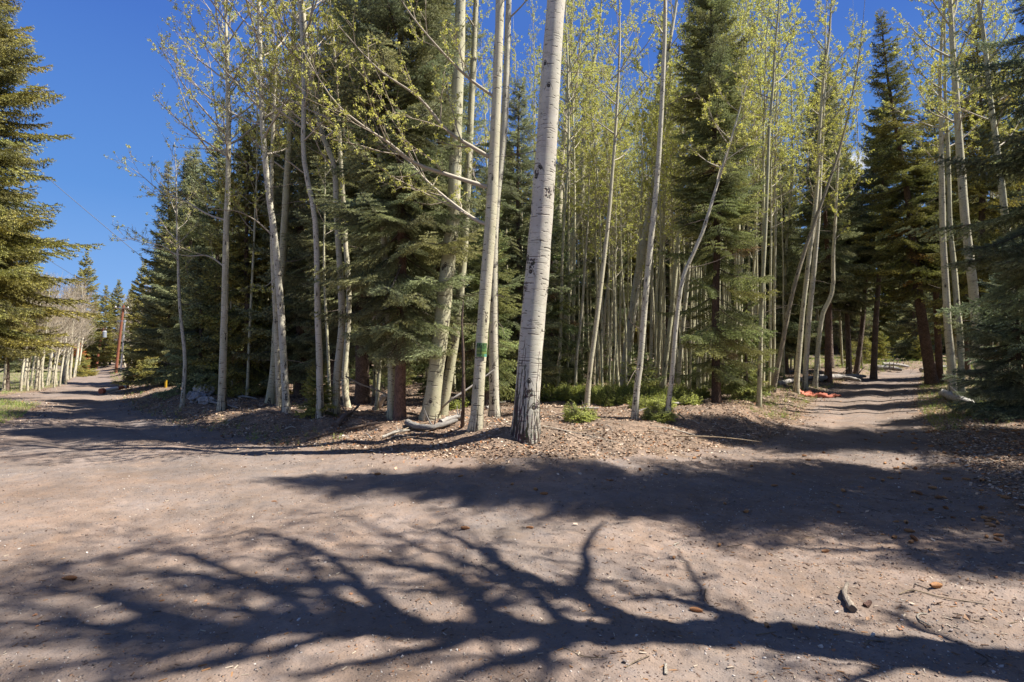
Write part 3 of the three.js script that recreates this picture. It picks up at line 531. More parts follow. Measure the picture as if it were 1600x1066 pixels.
{
  const red = [1.18, .95, .85];
  const s1 = ground(625, 655), d1 = -s1.z;
  S(625, d1, { H: 12.5, h0: 1.75, R: 1.9, r0: .115, n: 7, gap: .26, tone: red, col: [1.1, 1.08, 1], dead: .4, shape: .6 }, 'red-barked spruce with drooping blue-green sprays, left of the cream aspens');
  S(567, 15.4, { H: 15, h0: 2.4, R: 2.1, r0: .19, n: 6, tone: [.7, .65, .6], dead: 1.4, shape: .6 }, 'spruce with dark stout trunk behind the thin leaning stem');
  S(520, 16.6, { H: 12, h0: 1.6, R: 1.8, tone: [.7, .65, .6], dead: 1.5, shape: .65 }, 'spruce filling the space behind the wavy pale aspen');
  const s2 = ground(1119, 631), d2 = -s2.z;
  S(1119, d2, { H: 13.6, h0: .7, R: 1.4, r0: .12, n: 4, nTop: 7, gap: .34, bare: .2, tone: [.75, .65, .6], dead: 2, shape: .5, col: [1.1, 1.08, .8] }, 'dark drooping spruce at the middle right, trunk showing through thin sprays');
  S(1165, d2 + 1.2, { H: 3.6, h0: .2, R: 1.1, col: [1.25, 1.3, .85], bare: .2 }, 'young bright green spruce at the right foot of the dark drooping one');
  S(690, 16.5, { H: 15, h0: 2, R: 1.9, dead: 1.2, tone: [.7, .62, .55], shape: .6 }, 'spruce standing behind the stout cream aspen');
  S(760, 14.8, { H: 6, h0: .6, R: 1.2, col: [1.1, 1.15, .85] }, 'half-grown spruce behind the aspen with the green sign');
  S(812, 16.5, { H: topH(150, 16.5), h0: 1, R: 1.6, dead: 1 }, 'slender spruce showing left of the thickest aspen');
  S(862, 19, { H: 8, h0: .8, R: 1.4, col: [1.05, 1.1, .9] }, 'green spruce behind the thickest aspen');
  // wall of spruces beside the left road
  S(470, 18, { H: 12.6, h0: .9, R: 1.9, dead: 1, tone: [.8, .7, .6] }, 'spruce behind the slim straight aspen, right end of the left spruce wall');
  S(425, 19.5, { H: topH(115, 19.5), h0: .6, R: 2, hue: 'olive', dead: 1 }, 'olive spruce behind the clump of three aspens');
  S(385, 18.5, { H: topH(200, 18.5), h0: .5, R: 1.9, hue: 'olive', dead: .6 }, 'olive spruce right of the solitary grey aspen');
  S(338, 21, { H: topH(222, 21), h0: .4, R: 2.1, col: [1.1, 1.05, .85] }, 'broad spruce directly behind the solitary grey aspen');
  S(312, 20, { H: topH(410, 20), h0: .15, R: 1.5, col: [1.2, 1.2, 1.15] }, 'low blue-green spruce behind the pale rocks');
  S(296, 26, { H: topH(255, 26), h0: .3, R: 2.3 }, 'dark spruce with its top left of the solitary grey aspen');
  S(262, 27, { H: topH(400, 27), h0: .2, R: 2.0, col: [.85, .85, .85] }, 'dark bushy spruce at the roadside with the yellow marker');
  S(238, 33, { H: topH(480, 33), h0: .2, R: 2.0, col: [.9, .95, 1] }, 'small dark spruce leftmost of the roadside spruce wall');
  S(277, 33, { H: topH(350, 33), h0: .3, R: 2.2, hue: 'olive' }, 'spruce behind the dark bushy roadside spruce');
  // far end of the left road
  const far = [[131, 62, 396, 2.9, 'tall lone spruce standing above the bare trees at the end of the left road'], [163, 84, 452, 2.4], [183, 88, 445, 2.6], [112, 80, 470, 2.6], [148, 92, 470, 2.4], [200, 82, 462, 2.3], [222, 62, 418, 2.8, 'spruce rising behind the red utility pole'], [245, 58, 440, 2.4], [236, 48, 470, 2.0], [205, 95, 455, 2.6], [85, 76, 478, 2.6], [172, 96, 465, 2.5], [128, 100, 480, 2.5], [216, 90, 470, 2.4]];
  for (const [px, d, py, R, label] of far) S(px, d, { H: topH(py, d), h0: 1.2, R, hue: 'olive', n: 7, gap: .5 }, label ?? 'distant olive spruce closing the end of the left road', label ? null : 'distant spruces at the end of the left road');
  // the big spruces at the left edge
  S(-62, 20, { H: 19, h0: 2.2, R: 4.0, hue: 'olive', n: 8, gap: .34, shape: .75, lod: 2.2, seed: 4 }, 'huge sunlit spruce filling the left edge');
  S(12, 27, { H: topH(330, 27), h0: 2.5, R: 2.6, hue: 'olive', n: 8, lod: 2.2 }, 'spruce behind the huge one at the left edge, above the white stems');
  S(42, 34, { H: topH(425, 34), h0: 2.4, R: 1.8, hue: 'olive', n: 7 }, 'smaller olive spruce right of the huge one, over the white stems');
  S(-30, 33, { H: 13, h0: 2.6, R: 3, hue: 'olive', n: 7 }, 'spruce glimpsed under the huge one at the left edge');
  // right side
  S(1294, 26, { H: 15, h0: 4.3, R: 1.9, r0: .15, tone: red, dead: 1.2 }, 'spruce with a plain red-brown trunk left of the right track');
  S(1326, 30, { H: 12, h0: 3.5, R: 1.8, r0: .14, dead: 1 }, 'dark spruce trunk next beyond the plain red-brown one');
  S(1337, 30.5, { H: 14, h0: 5.5, R: 1.9, r0: .13, lean: [.13, 0], dead: 1 }, 'dark spruce leaning right beside the track');
  S(1364, 29, { H: 15, h0: 6, R: 2, r0: .15, lean: [.07, 0], dead: 1 }, 'sturdy dark spruce at the left edge of the far track');
  S(1296, 33, { H: topH(112, 33), h0: 5, R: 2.4, hue: 'olive' }, 'spruce whose pointed top stands over the yellow aspens near the right track');
  S(1455, 24, { H: topH(42, 24), h0: 4.2, R: 2.3, r0: .22, lean: [-.115, 0], tone: [.75, .65, .6], dead: 1.6, n: 6, gap: .36, bare: .24, shape: .8, hue: 'olive', col: [.8, .85, .9] }, 'great dark spruce leaning left over the right track, its top alone against the sky');
  S(1467, 24.5, { H: 13, h0: 4.6, R: 1.8, r0: .14, tone: red, dead: 1.2 }, 'red-barked trunk touching the great leaning spruce');
  S(1540, 21, { H: topH(48, 21), h0: 2.4, R: 2.2, hue: 'olive', dead: .8 }, 'olive spruce behind the tall leaning aspen on the right');
  S(1600, 24, { H: 14, h0: 2.6, R: 2.2, r0: .2, tone: red, dead: 1 }, 'red-trunked spruce at the right edge behind the blue spruce');
  S(1510, 28, { H: 12, h0: 2.6, R: 2, dead: 1 }, 'spruce in the shade behind the trio right of the track');
  S(1430, 42, { H: 7.5, h0: .5, R: 2.2 }, 'dark low spruce at the far end of the right track');
  const e = ground(1588, 652); S(1592, -e.z, { H: 4.3, h0: .12, R: 1.75, n: 8, gap: .22, col: [.95, 1.05, 1.35], shape: .9 }, 'low blue spruce spreading to the ground at the right edge');
}
// the crowd behind: spruces and thin aspens that cannot be told apart
{
  const r = mulberry(71);
  for (let k = 0; k < 34; k++) {
    const px = lerp(600, 1250, (k + r()) / 34), d = 27 + 26 * r(), py = lerp(215, 330, r()) + (px > 1000 && px < 1110 ? 20 : 0);
    S(px, d, { H: topH(py, d), h0: 1.2 + 1.6 * r(), R: 1.9 + .6 * r(), hue: r() < .4 ? 'olive' : 'blue', dead: .4, seed: 4000 + k, lod: d < 34 ? 2.2 : 4 }, 'dark spruce deep in the wood between the aspen stems', 'spruces deep in the wood');
  }
  for (let k = 0; k < 16; k++) {
    const px = lerp(1290, 1640, (k + r()) / 16), d = 38 + 26 * r();
    if (px > 1350 && px < 1425 && d < 58) continue;
    S(px, d, { H: topH(lerp(250, 360, r()), d), h0: 1.5, R: 2.3, hue: r() < .5 ? 'olive' : 'blue', seed: 4100 + k, lod: 4 }, 'shaded spruce far back on the right of the wood', 'spruces far back on the right');
  }
  for (let k = 0; k < 12; k++) { const px = lerp(230, 600, (k + r()) / 12), d = 27 + 16 * r(); S(px, d, { H: topH(lerp(200, 320, r()), d), h0: .8, R: 2.2, hue: r() < .5 ? 'olive' : 'blue', seed: 4200 + k, lod: 2.2 }, 'shaded spruce behind the left spruce wall', 'spruces behind the left spruce wall'); }
  for (let k = 0; k < 60; k++) { // the wood closes behind: lower boughs reach the ground there
    const px = lerp(-60, 1700, (k + r()) / 60), d = 58 + 40 * r(); if (px > 95 && px < 240) continue;
    const py = px < 95 ? 470 : px < 1180 ? lerp(300, 400, r()) : lerp(340, 440, r());
    S(px, d, { H: topH(py, d), h0: .1, R: 3.4, n: 7, gap: .6, hue: r() < .5 ? 'olive' : 'blue', seed: 4400 + k, lod: 4 }, 'spruce in the farthest row of the wood', 'spruces in the farthest row');
  }
  for (let k = 0; k < 16; k++) { const px = lerp(1250, 1530, (k + r()) / 16), d = 60 + 14 * r(); S(px, d, { H: topH(lerp(380, 470, r()), d), h0: .05, R: 2.6, n: 7, gap: .45, hue: r() < .6 ? 'olive' : 'blue', seed: 4600 + k, lod: 4 }, 'low spruce at the far end of the right track', 'low spruces closing the far end of the right track'); }
  for (let k = 0; k < 30; k++) {
    const px = lerp(560, 1215, (k + r()) / 30), d = 19 + 13 * r();
    S(px, d, { H: 1 + 2.4 * r() ** 2, h0: .1, R: .55 + .5 * r(), col: [1.15, 1.2, .9], seed: 4500 + k, lod: 2.2 }, 'young spruce in the undergrowth between the stems', 'young spruces in the undergrowth');
  }
  S(1042, 36, { H: topH(48, 36), h0: 4, R: 1.7, seed: 4300 }, 'narrow spruce whose tip shows above the yellow leaves');
  // a few full crowns, then copies
  const protos = []; for (let k = 0; k < 7; k++) protos.push(null);
  const spots = [];
  for (let k = 0; k < 104; k++) spots.push([lerp(868, 1240, (k + .9 * r()) / 104), 17.5 + 17 * r() ** 1.3, 0]);
  for (let k = 0; k < 24; k++) spots.push([lerp(440, 860, (k + r()) / 24), 18 + 12 * r(), 0]);
  for (let k = 0; k < 14; k++) spots.push([lerp(1240, 1350, (k + r()) / 14), 22 + 14 * r(), 0]);
  for (let k = 0; k < 10; k++) spots.push([lerp(1440, 1600, (k + r()) / 10), 21 + 14 * r(), 0]);
  for (let k = 0; k < 7; k++) spots.push([lerp(330, 500, (k + r()) / 7), 17.5 + 5 * r(), 0]);
  const text = (px) => px < 520 ? ['thin aspen among the left spruce wall', 'thin aspens among the left spruces'] : px < 860 ? ['thin aspen behind the big front stems', 'thin aspens behind the big front stems'] : px < 1240 ? ['slender pale aspen in the crowded stand right of the thickest one', 'slender aspens in the crowded stand'] : px < 1400 ? ['slender aspen beside the right track, beyond the orange netting', 'slender aspens beyond the orange netting'] : ['slender aspen in the shade right of the track', 'slender aspens right of the track'];
  spots.forEach(([px, d], k) => {
    const b = groundAt((px - CX) / F * d, d), q = k % 7, [label, group] = text(px);
    if (islandSD(b.x, d) < 1 && rightSD(b.x, d) < 1) return;
    if (!protos[q]) {
      const H = 15.5, pts = [b]; let x = 0, z = 0; const lx = .02 + .035 * r(); for (let y = 1.6; y < 9; y += 1.8) { x += lx * 1.8 + (r() - .5) * .12; z += (r() - .5) * .1; pts.push(b.clone().add(V(x, y, z))); }
      protos[q] = aspen('aspen_sapling', label, group, b, pts,   .036 + .03 * r(), { seed: 700 + q * 3, H, h0: 6.2 + 1.5 * r(), n: 20, sp: 2.1, side: 2.6, twig: 4.5, leaf: 1, ls: .046, far: 1, dead: 7, tone: [1, .98, .94], tint: [1.02, 1.06, 1.15] });
    } else {
      const c = protos[q].clone(); c.name = numbered('aspen_sapling'); c.position.copy(b); c.rotation.y = r() * 6.28; c.rotation.z = (r() - .5) * .05; const py = px < 860 ? lerp(-50, 200, r()) : px < 1065 ? lerp(70, 250, r()) : px < 1240 ? lerp(-60, 160, r()) : px < 1360 ? lerp(40, 190, r()) : lerp(-100, 150, r()), s = topH(py, d) / 15.5, w = lerp(.75, 1.2, r()) * Math.sqrt(s); c.scale.set(w, s, w);
      tag(c, label, null, group); scene.add(c);
    }
  });
}
// white-stemmed aspens with bare pinkish crowns beside the left road
{
  const r = mulberry(81), rows = [[4, 612], [31, 612], [42, 611], [55, 609], [60, 611], [66, 606], [73, 603], [80, 600], [88, 602], [94, 598], [99, 597], [105, 594], [108, 592], [92, 604], [84, 606], [115, 590], [120, 588], [47, 604], [36, 604], [102, 601]];
  let proto = null;
  rows.forEach(([px, py], k) => {
    const b = ground(px, py), H = topH(440 + 45 * r(), -b.z), label = 'white-stemmed bare aspen in the leaning row left of the far road', group = 'white-stemmed bare aspens by the left road';
    if (k < 3) {
      const l = .1 + .08 * r(), pts = [b]; for (let y = 1; y < H * .6; y += 1.5) pts.push(b.clone().add(V(l * y + (r() - .5) * .1, y, (r() - .5) * .2)));
      proto = [...(proto ?? []), aspen('bare_aspen', label, group, b, pts, .052, { seed: 760 + k, H, h0: 1.7, n: 34, sp: 1.25, side: 6, twig: 8, leaf: 0, far: 1, bark: 2, tone: [1.2, 1.17, 1.1] })]; proto[k].userData.h = H;
    } else {
      const c = proto[k % 3].clone(); c.name = numbered('bare_aspen'); c.position.copy(b); c.rotation.y = (r() - .5) * 1.2; c.scale.setScalar(H / proto[k % 3].userData.h); tag(c, label, null, group); scene.add(c);
    }
  });
  // pale leafing aspens near the poles
  for (const [px, d] of [[196, 74], [228, 66], [234, 60], [218, 70], [241, 55], [206, 78], [188, 86]]) { const b = groundAt((px - CX) / F * d, d), c = proto[px % 3].clone(); c.name = numbered('bare_aspen'); c.position.copy(b); c.rotation.y = r() * 6; c.scale.setScalar(1.25 + .4 * r()); tag(c, 'pale bare aspen among the spruces near the utility poles', null, 'pale bare aspens near the utility poles'); scene.add(c); }
}
// trees beyond the right edge and behind the camera: they cast the shade on the dirt
{
  const at = (x, d) => groundAt(x, d);
  // the limbs of the tree beside the camera, each where its shadow lies in the photograph
  const X0 = 6.6, cast = (px, py, off = 0) => { const g = ground(px, py); return g.addScaledVector(sunDir, (X0 + off - g.x) / sunDir.x); };
  const q = [[1600, 1040], [1420, 1022], [1200, 990], [1050, 988], [900, 988], [750, 986], [620, 985], [500, 978], [362, 990], [253, 972], [127, 977], [20, 970]].map(([x, y]) => cast(x, y));
  const b = at(q[0].x + .25, -q[0].z), sh = [
    [[[860, 985], [784, 972], [751, 946], [744, 930], [711, 904], [650, 886], [566, 875], [480, 868], [400, 862]], .07, .9],
    [[[1100, 992], [1070, 988], [972, 966], [910, 933], [845, 912], [802, 894], [747, 857], [705, 838], [640, 822]], .07, -.8],
    [[[985, 970], [930, 945], [910, 926], [907, 912], [917, 883], [914, 861], [928, 832], [946, 814]], .055, -.4],
    [[[770, 960], [751, 950], [845, 933], [905, 928]], .03, .5],
    [[[1180, 990], [1150, 960], [1070, 941], [1033, 933], [1000, 936], [972, 919], [940, 908]], .04, .6],
    [[[900, 990], [838, 1022], [755, 1042], [690, 1068], [600, 1100]], .05, 1.2],
    [[[760, 986], [711, 1004], [639, 1020], [530, 1039], [420, 1060]], .05, -1],
    [[[880, 990], [848, 1015], [856, 1040], [858, 1075]], .05, .3],
    [[[690, 985], [600, 965], [507, 962], [416, 962], [362, 952], [253, 941], [163, 915], [70, 900]], .06, .8],
    [[[660, 985], [590, 955], [540, 941], [471, 930], [380, 919], [300, 905]], .045, -.7],
    [[[640, 985], [580, 930], [540, 913], [435, 912], [348, 908], [290, 897], [181, 897], [60, 885]], .05, -1.2],
    [[[500, 978], [400, 985], [253, 1001], [109, 995], [0, 1006], [-80, 1010]], .045, 1],
    [[[470, 978], [400, 1000], [362, 1028], [290, 1040], [199, 1066]], .04, -.5],
    [[[560, 980], [510, 930], [489, 897], [471, 868], [435, 839], [400, 825]], .04, .4],
    [[[520, 978], [380, 900], [300, 870], [217, 861], [120, 880], [0, 890]], .04, 1.4],
    [[[360, 985], [200, 940], [100, 925], [0, 915]], .035, -1],
    [[[1300, 1003], [1169, 975], [1114, 955], [1082, 897], [1060, 860]], .035, -1.3],
    [[[900, 985], [820, 920], [700, 870], [600, 830], [520, 800]], .04, 1.7],
    [[[560, 985], [420, 1020], [250, 1055], [90, 1085]], .04, -.6], [[[500, 978], [320, 1008], [120, 1035], [-60, 1050]], .045, .7], [[[362, 990], [200, 985], [40, 950], [-60, 940]], .04, 1.1],
    [[[620, 985], [560, 905], [480, 850], [390, 832], [300, 845]], .04, -1.5], [[[253, 972], [150, 930], [60, 912], [-40, 905]], .035, .3], [[[1420, 1022], [1340, 1060], [1200, 1090]], .035, .5],
    [[[1560, 1035], [1480, 1000], [1400, 962], [1371, 950]], .03, .4]];
  aspen('aspen_tree', 'large forked aspen outside the right edge whose limbs shade the near dirt', null, b, [b, b.clone().add(V(-.1, 3, 0)), ...q], .27, { seed: 55, H: q[q.length - 1].y + .3, h0: 7.5, n: 5, sp: 1.6, leaf: .5, ls: .05, side: 4, twig: 5.5,
    limbs: sh.map(([pp, rad, off]) => [pp.map(([x, y], k) => cast(x, y, off * k / (pp.length - 1))), rad * 1.7]) });
  aspen('aspen_tree', 'slim aspen outside the right edge that dapples the lower right dirt', null, at(8.7, 4.2), [at(8.7, 4.2), at(8.7, 4.2).add(V(.1, 3, 0))], .09, { seed: 58, H: 10.5, h0: 4.6, n: 12, sp: 2.3, leaf: .7, ls: .045 });
  const near = [[9.5, 6.2, 18.8, 3.1], [11.6, 10.8, 13.5, 3.3], [13.5, 3.6, 15, 2.8], [17.5, 8.2, 15, 2.7], [20, 16.5, 15, 2.8], [22, 4, 16, 3], [19, -2, 15, 3], [12, -6, 14, 3], [25, 11, 15, 3], [26, 18, 16, 3], [4, -11, 15, 3.2], [-6, -13, 15, 3.2], [-15, -8, 14, 3], [-22, -2, 15, 3.2], [-26, 7, 15, 3.2]];
  near.forEach(([x, d, H, R], k) => spruce('spruce_tree', k > 1 ? 'spruce beyond the right edge or behind the camera' : k ? 'spruce just outside the right edge whose dark boughs hang into view' : 'spruce outside the right edge that shades the middle of the dirt', k > 1 ? 'spruces round the clearing out of view' : null, at(x, d), { seed: 1000 + k, H, R, h0: k > 1 ? 1.2 : k ? 3.3 : 2.4, n: 7, gap: .36, bare: k ? .1 : .14, lod: k > 1 ? 2.2 : 1, col: [.95, 1, 1.05], dead: .5 }));
}

// ------------------------------------------------------------------ things on the ground
const wood2 = { a: [.34, .3, .26], b: [.2, .14, .1], c: [.4, .31, .21] }, rc = mulberry(2024), up = V(0, 1, 0);
function scatter(name, label, geo, mat, list, parent) { // list: [Vector3, Quaternion, scale Vector3, colour]
  const im = new THREE.InstancedMesh(geo, mat, list.length), M = new THREE.Matrix4(), c = new THREE.Color(); im.name = name;
  list.forEach(([p, q, s, col], k) => { im.setMatrixAt(k, M.compose(p, q, s)); im.setColorAt(k, c.setRGB(...col)); });
  (parent ?? scene).add(im); tag(im, label, null, null, 'stuff'); return im;
}
const spin = (tilt) => new THREE.Quaternion().setFromAxisAngle(up, rc() * 6.283).multiply(new THREE.Quaternion().setFromAxisAngle(V(rc() - .5, 0, rc() - .5).normalize(), (rc() - .5) * 2 * tilt));
{
  // dry leaves: a curled pointed oval of four faces
  const mb = new MB(), W1 = [1, 1, 1], a = V(-.5, .06, 0), b = V(.5, .1, 0), m0 = V(0, 0, 0), l = V(0, .13, .36), rr = V(.05, .16, -.36);
  mb.tri3(a, l, m0, W1); mb.tri3(m0, l, b, W1); mb.tri3(a, m0, rr, W1); mb.tri3(m0, b, rr, W1);
  const lm = new THREE.MeshStandardMaterial({ name: 'dry leaf', vertexColors: true, roughness: .9, side: THREE.DoubleSide });
  const cols = [[.38, .265, .175], [.50, .39, .29], [.43, .31, .21], [.2, .14, .1], [.30, .135, .055], [.13, .085, .055], [.22, .155, .11], [.48, .40, .32], [.36, .22, .13]], list = [];
  let guard = 0;
  while (list.length < 96000 && guard++ < 1400000) {
    const d = 3.5 + 26 * rc() ** 1.9, x = (rc() * 2 - 1) * (d * .95 + .5), z = zone(x, d), n = n2(x * .8 + 3, d * .8);
    const dens = z.m > 0 ? .65 + .7 * n + .5 * n2b(x * 2.2, d * 2.2) + .35 * sstep(1.4, .4, z.m) : .5 * Math.exp(z.m * 2.6) * (1 + n) * .5;
    if (rc() > dens * (z.r > 0 ? (d > 6 ? .9 : .5) : z.r > -1.5 && d < 9 ? .45 : 1) * (Math.max(z.l, z.t) > 0 ? .12 : 1)) continue;
    const s = (.010 + .046 * rc() ** 1.7) * (1 + d * .03), c = cols[rc() * cols.length | 0], v = .8 + .4 * rc();
    list.push([groundAt(x, d).add(V(0, -.003 + .013 * rc(), 0)), spin(.8), V(s, s * (.6 + rc()), s), [c[0] * v, c[1] * v, c[2] * v]]);
  }
  scatter('dry_leaves', 'dry brown leaves covering the bank and the wood floor', mb.geo(), lm, list);
  // stones and clods of the dirt
  const ico = new THREE.IcosahedronGeometry(1, 0), pos = ico.attributes.position; for (let k = 0; k < pos.count; k++) { const v = V().fromBufferAttribute(pos, k), f = .75 + .35 * n2(v.x * 3 + 1, v.y * 3 + v.z * 5); pos.setXYZ(k, v.x * f, v.y * f * .7, v.z * f); } ico.computeVertexNormals();
  const sm = new THREE.MeshStandardMaterial({ name: 'pebble', roughness: .95 }), pc = [[.42, .38, .34], [.3, .24, .2], [.34, .17, .09], [.12, .1, .095], [.24, .2, .18], [.5, .46, .42]], pl = [];
  while (pl.length < 10500) {
    const d = 2.3 + 11 * rc() ** 1.7, x = (rc() * 2 - 1) * (d * .95 + .4), z = zone(x, d); if (z.m > .2) continue;
    const n = n2(x * 1.1, d * 1.1), right = sstep(.5, 4, x) * .5; if (rc() > .35 + .5 * n + right) continue;
    const s = .0028 + .006 * rc() ** 2 + .016 * rc() ** 14, c = pc[rc() * pc.length | 0];
    pl.push([groundAt(x, d).add(V(0, s * .25, 0)), spin(3), V(s, s * .8, s * (.7 + .5 * rc())), c]);
  }
  scatter('pebbles', 'small stones in the dirt', ico, sm, pl);
  const cl = []; // lumps of packed earth, thick where wheels have broken the track
  while (cl.length < 6000) { const d = 2.3 + 8 * rc() ** 1.4, x = (rc() * 2 - 1) * (d * .95 + .4), z = zone(x, d); if (z.m > .1) continue; const n = n2b(x * .9, d * .9) + .5 * n2(x * 3, d * 3); if (rc() > .12 + .5 * n + .5 * sstep(-.5, 3, x)) continue; const s = .005 + .014 * rc() ** 3, v = .8 + .4 * rc(); cl.push([groundAt(x, d).add(V(0, s * .1, 0)), spin(3), V(s, s * .7, s), [.185 * v, .13 * v, .1 * v]]); }
  scatter('earth_clods', 'lumps of earth on the dirt', ico, sm, cl);
  const nl = []; // dead needles and bark crumbs, most on the right
  const crumb = new THREE.BoxGeometry(1, .1, .16);
  while (nl.length < 9000) { const d = 2.4 + 9 * rc() ** 1.5, x = (rc() * 2 - 1) * (d * .95 + .4); if (rc() > .08 + .9 * sstep(-.5, 3.5, x) * (.5 + .6 * n2(x * .9 + 30, d * .9))) continue; const s = .012 + .03 * rc() ** 2; nl.push([groundAt(x, d).add(V(0, .003, 0)), spin(.2), V(s, s, s * (.6 + .8 * rc())), rc() < .5 ? [.14, .085, .055] : rc() < .5 ? [.4, .33, .25] : [.27, .14, .06]]); }
  scatter('needle_litter', 'dead needles and twig crumbs on the dirt', crumb, sm, nl);
  const tl = []; guard = 0; // broken twigs matted into the litter
  while (tl.length < 2600 && guard++ < 60000) { const d = 7 + 14 * rc() ** 1.5, x = (rc() * 2 - 1) * d * .85, z = zone(x, d); if (z.m < .1 || rc() > .5 + .6 * n2(x, d)) continue; const L = .04 + .22 * rc() ** 2.5, c = [wood2.a, wood2.b, wood2.c][rc() * 3 | 0]; tl.push([groundAt(x, d).add(V(0, .012, 0)), spin(.25), V(L, .07, .045), c]); }
  scatter('twig_litter', 'broken twigs in the leaf litter', crumb, sm, tl);
  // grass
  const gb = new MB(); for (let k = 0; k < 7; k++) { const t = rc() * 6.28, p = V(Math.cos(t), 0, Math.sin(t)).multiplyScalar(.25 * rc()), o = V(Math.cos(t + 1) * .03, 0, Math.sin(t + 1) * .03), m = p.clone().add(V(Math.cos(t) * .15, .55, Math.sin(t) * .15)), e = p.clone().add(V(Math.cos(t) * .45, .75 + .3 * rc(), Math.sin(t) * .45)), g = [.8 + .4 * rc(), 1, .9]; gb.tri3(p.clone().sub(o), p.clone().add(o), m, g); gb.tri3(m.clone().sub(o.clone().multiplyScalar(.6)), m.clone().add(o.clone().multiplyScalar(.6)), e, g); }
  const gl = [], tuft = (x, d, s, dry) => { const w = rc() * .8 + dry * .5; gl.push([groundAt(x, d), spin(.2), V(s, s * (.7 + .6 * rc()), s), w > .75 ? [.36, .30, .15] : [lerp(.22, .34, rc()), lerp(.33, .40, rc()), .07]]); };
  guard = 0;
  while (gl.length < 20000 && guard++ < 1200000) {
    const d = 8 + 55 * rc() ** 1.5, x = (rc() * 2 - 1) * (d * 1.0), z = zone(x, d), n = n2(x * .4, d * .4);
    let p = 0;
    if (z.t > .15) p = .9; else if (z.l > .1) p = sstep(9, .5, z.l) * .8;
    else if (z.r > .1 && d > 12) p = sstep(5, .2, z.r) * (.5 + .6 * n) * sstep(11, 16, d) * 2; else if (z.i > 0 && x > 6 && d > 14) p = sstep(3, .2, z.i) * (.45 + .6 * n); else if (z.i > 0 && d > 34) p = x > 12 ? .75 : .5;
    else if (z.i > -.1 && z.i < .7 && x < -3) p = .12;
    if (rc() > p) continue; tuft(x, d, (.06 + .07 * rc()) * (1 + d * .006), z.i > 0 || z.r > 0 ? .6 : .2);
  }
  for (let k = 0; k < 3800; k++) { const x = 13 + 24 * rc(), d = 33 + 22 * rc() ** 1.3, z = zone(x, d); if (z.m < .2) continue; tuft(x, d, .16 + .14 * rc(), .1); }
  scatter('grass', 'short green and straw-coloured grass on the verges', gb.geo(), mats.grass, gl);
}
// spruce cones
{
  const mb = new MB(), ax = [], rad = []; for (let k = 0; k <= 8; k++) { const t = k / 8; ax.push(V(t - .5, 0, 0)); rad.push(.165 * Math.sin(Math.PI * Math.min(1, .12 + t * .86)) ** .7 + .01); }
  mb.tube(ax, rad, 8, [.2, .09, .035], [.26, .12, .05]);
  for (let k = 0; k < 11; k++) for (let s = 0; s < 8; s++) { // overlapping scales
    const t = (k + .5) / 11.5, a = (s + (k % 2) * .5) / 8 * 6.283, R = .165 * Math.sin(Math.PI * Math.min(1, .12 + t * .86)) ** .7, n = V(0, Math.cos(a), Math.sin(a)), e = V(0, -Math.sin(a), Math.cos(a)), c0 = V(t - .5, 0, 0), g = .85 + .4 * rc();
    const p = c0.clone().addScaledVector(n, R * .9), w = R * .42; mb.tri3(p.clone().addScaledVector(e, -w), p.clone().addScaledVector(e, w), c0.clone().addScaledVector(n, R * 1.28 + .02).add(V(.1, 0, 0)), [.44 * g, .215 * g, .08 * g]);
  }
  const geo = mb.geo(), mat = new THREE.MeshStandardMaterial({ name: 'cone scales', vertexColors: true, roughness: .8, side: THREE.DoubleSide });
  const put = (p, L, yaw, label, group) => { const o = new THREE.Mesh(geo, mat); o.name = numbered('spruce_cone'); o.scale.set(L, L * (.9 + .25 * rc()), L * 1.05); o.position.copy(p).add(V(0, L * .15, 0)); o.rotation.set(rc() * 6, yaw, (rc() - .5) * .25, 'YXZ'); scene.add(tag(o, label, 'spruce cone', group)); };
  const own = [[1463, 918, .105, .25, 'long pale orange cone lying right of the bent stick'], [1088, 956, .08, -.4, 'brown cone left of the bent stick at the edge of the limb shadow'], [1198, 979, .06, 1.4, 'left one of the two round dark orange cones on the near shadow edge'], [1242, 982, .06, 1.5, 'right one of the two round dark orange cones on the near shadow edge'], [1053, 873, .055, 1.2, 'cone standing by the tyre print in the dirt'], [727, 827, .085, .1, 'reddish cone in a sunlit gap in the middle of the dirt'], [828, 826, .07, .05, 'yellowish cone in the middle of the dirt, right of the reddish one'], [110, 906, .085, .1, 'cone alone in the limb shadow at the lower left'], [253, 940, .035, .4, 'small cone fragment on the dirt at the lower left'], [428, 785, .06, .1, 'pale cone lying in full sun on the left dirt'], [1290, 863, .07, .2, 'cone just above the bent stick in the right shade'], [1124, 853, .06, 1, 'cone on the sunlit edge right of the tyre print'], [1544, 816, .08, .2, 'right one of two pale cones on the sunlit verge patch'], [1521, 814, .075, .6, 'left one of two pale cones on the sunlit verge patch'], [1424, 848, .07, .5, 'cone below the bent pale twig on the right']];
  own.forEach(([x, y, L, a, t]) => put(ground(x, y), L, a, t));
  const many = 'spruce cones littering the right side';
  for (const [x, y] of [[1166, 801], [1133, 788], [1311, 802], [1400, 817], [1318, 768], [1345, 763], [1467, 779], [1400, 733], [1383, 725], [1412, 726], [1257, 713], [1263, 720], [1175, 730], [1085, 717], [1090, 706], [837, 766], [720, 745], [800, 758], [850, 773], [590, 742], [955, 752], [540, 748], [1000, 735], [1040, 742], [1240, 742], [1210, 760]]) put(ground(x, y), .065 + .03 * rc(), rc() * 6, 'orange-brown spruce cone lying in the right half of the dirt', 'spruce cones scattered on the dirt');
  let k = 0; while (k < 105) { const d = 5 + 7.5 * rc(), x = 1 + (d * .92 - 1) * rc() ** .5, z = rightSD(x, d); if (rc() > sstep(-2.2, .4, z)) continue; put(groundAt(x, d), .06 + .04 * rc(), rc() * 6, 'small spruce cone in the litter of the right verge', many); k++; }
}
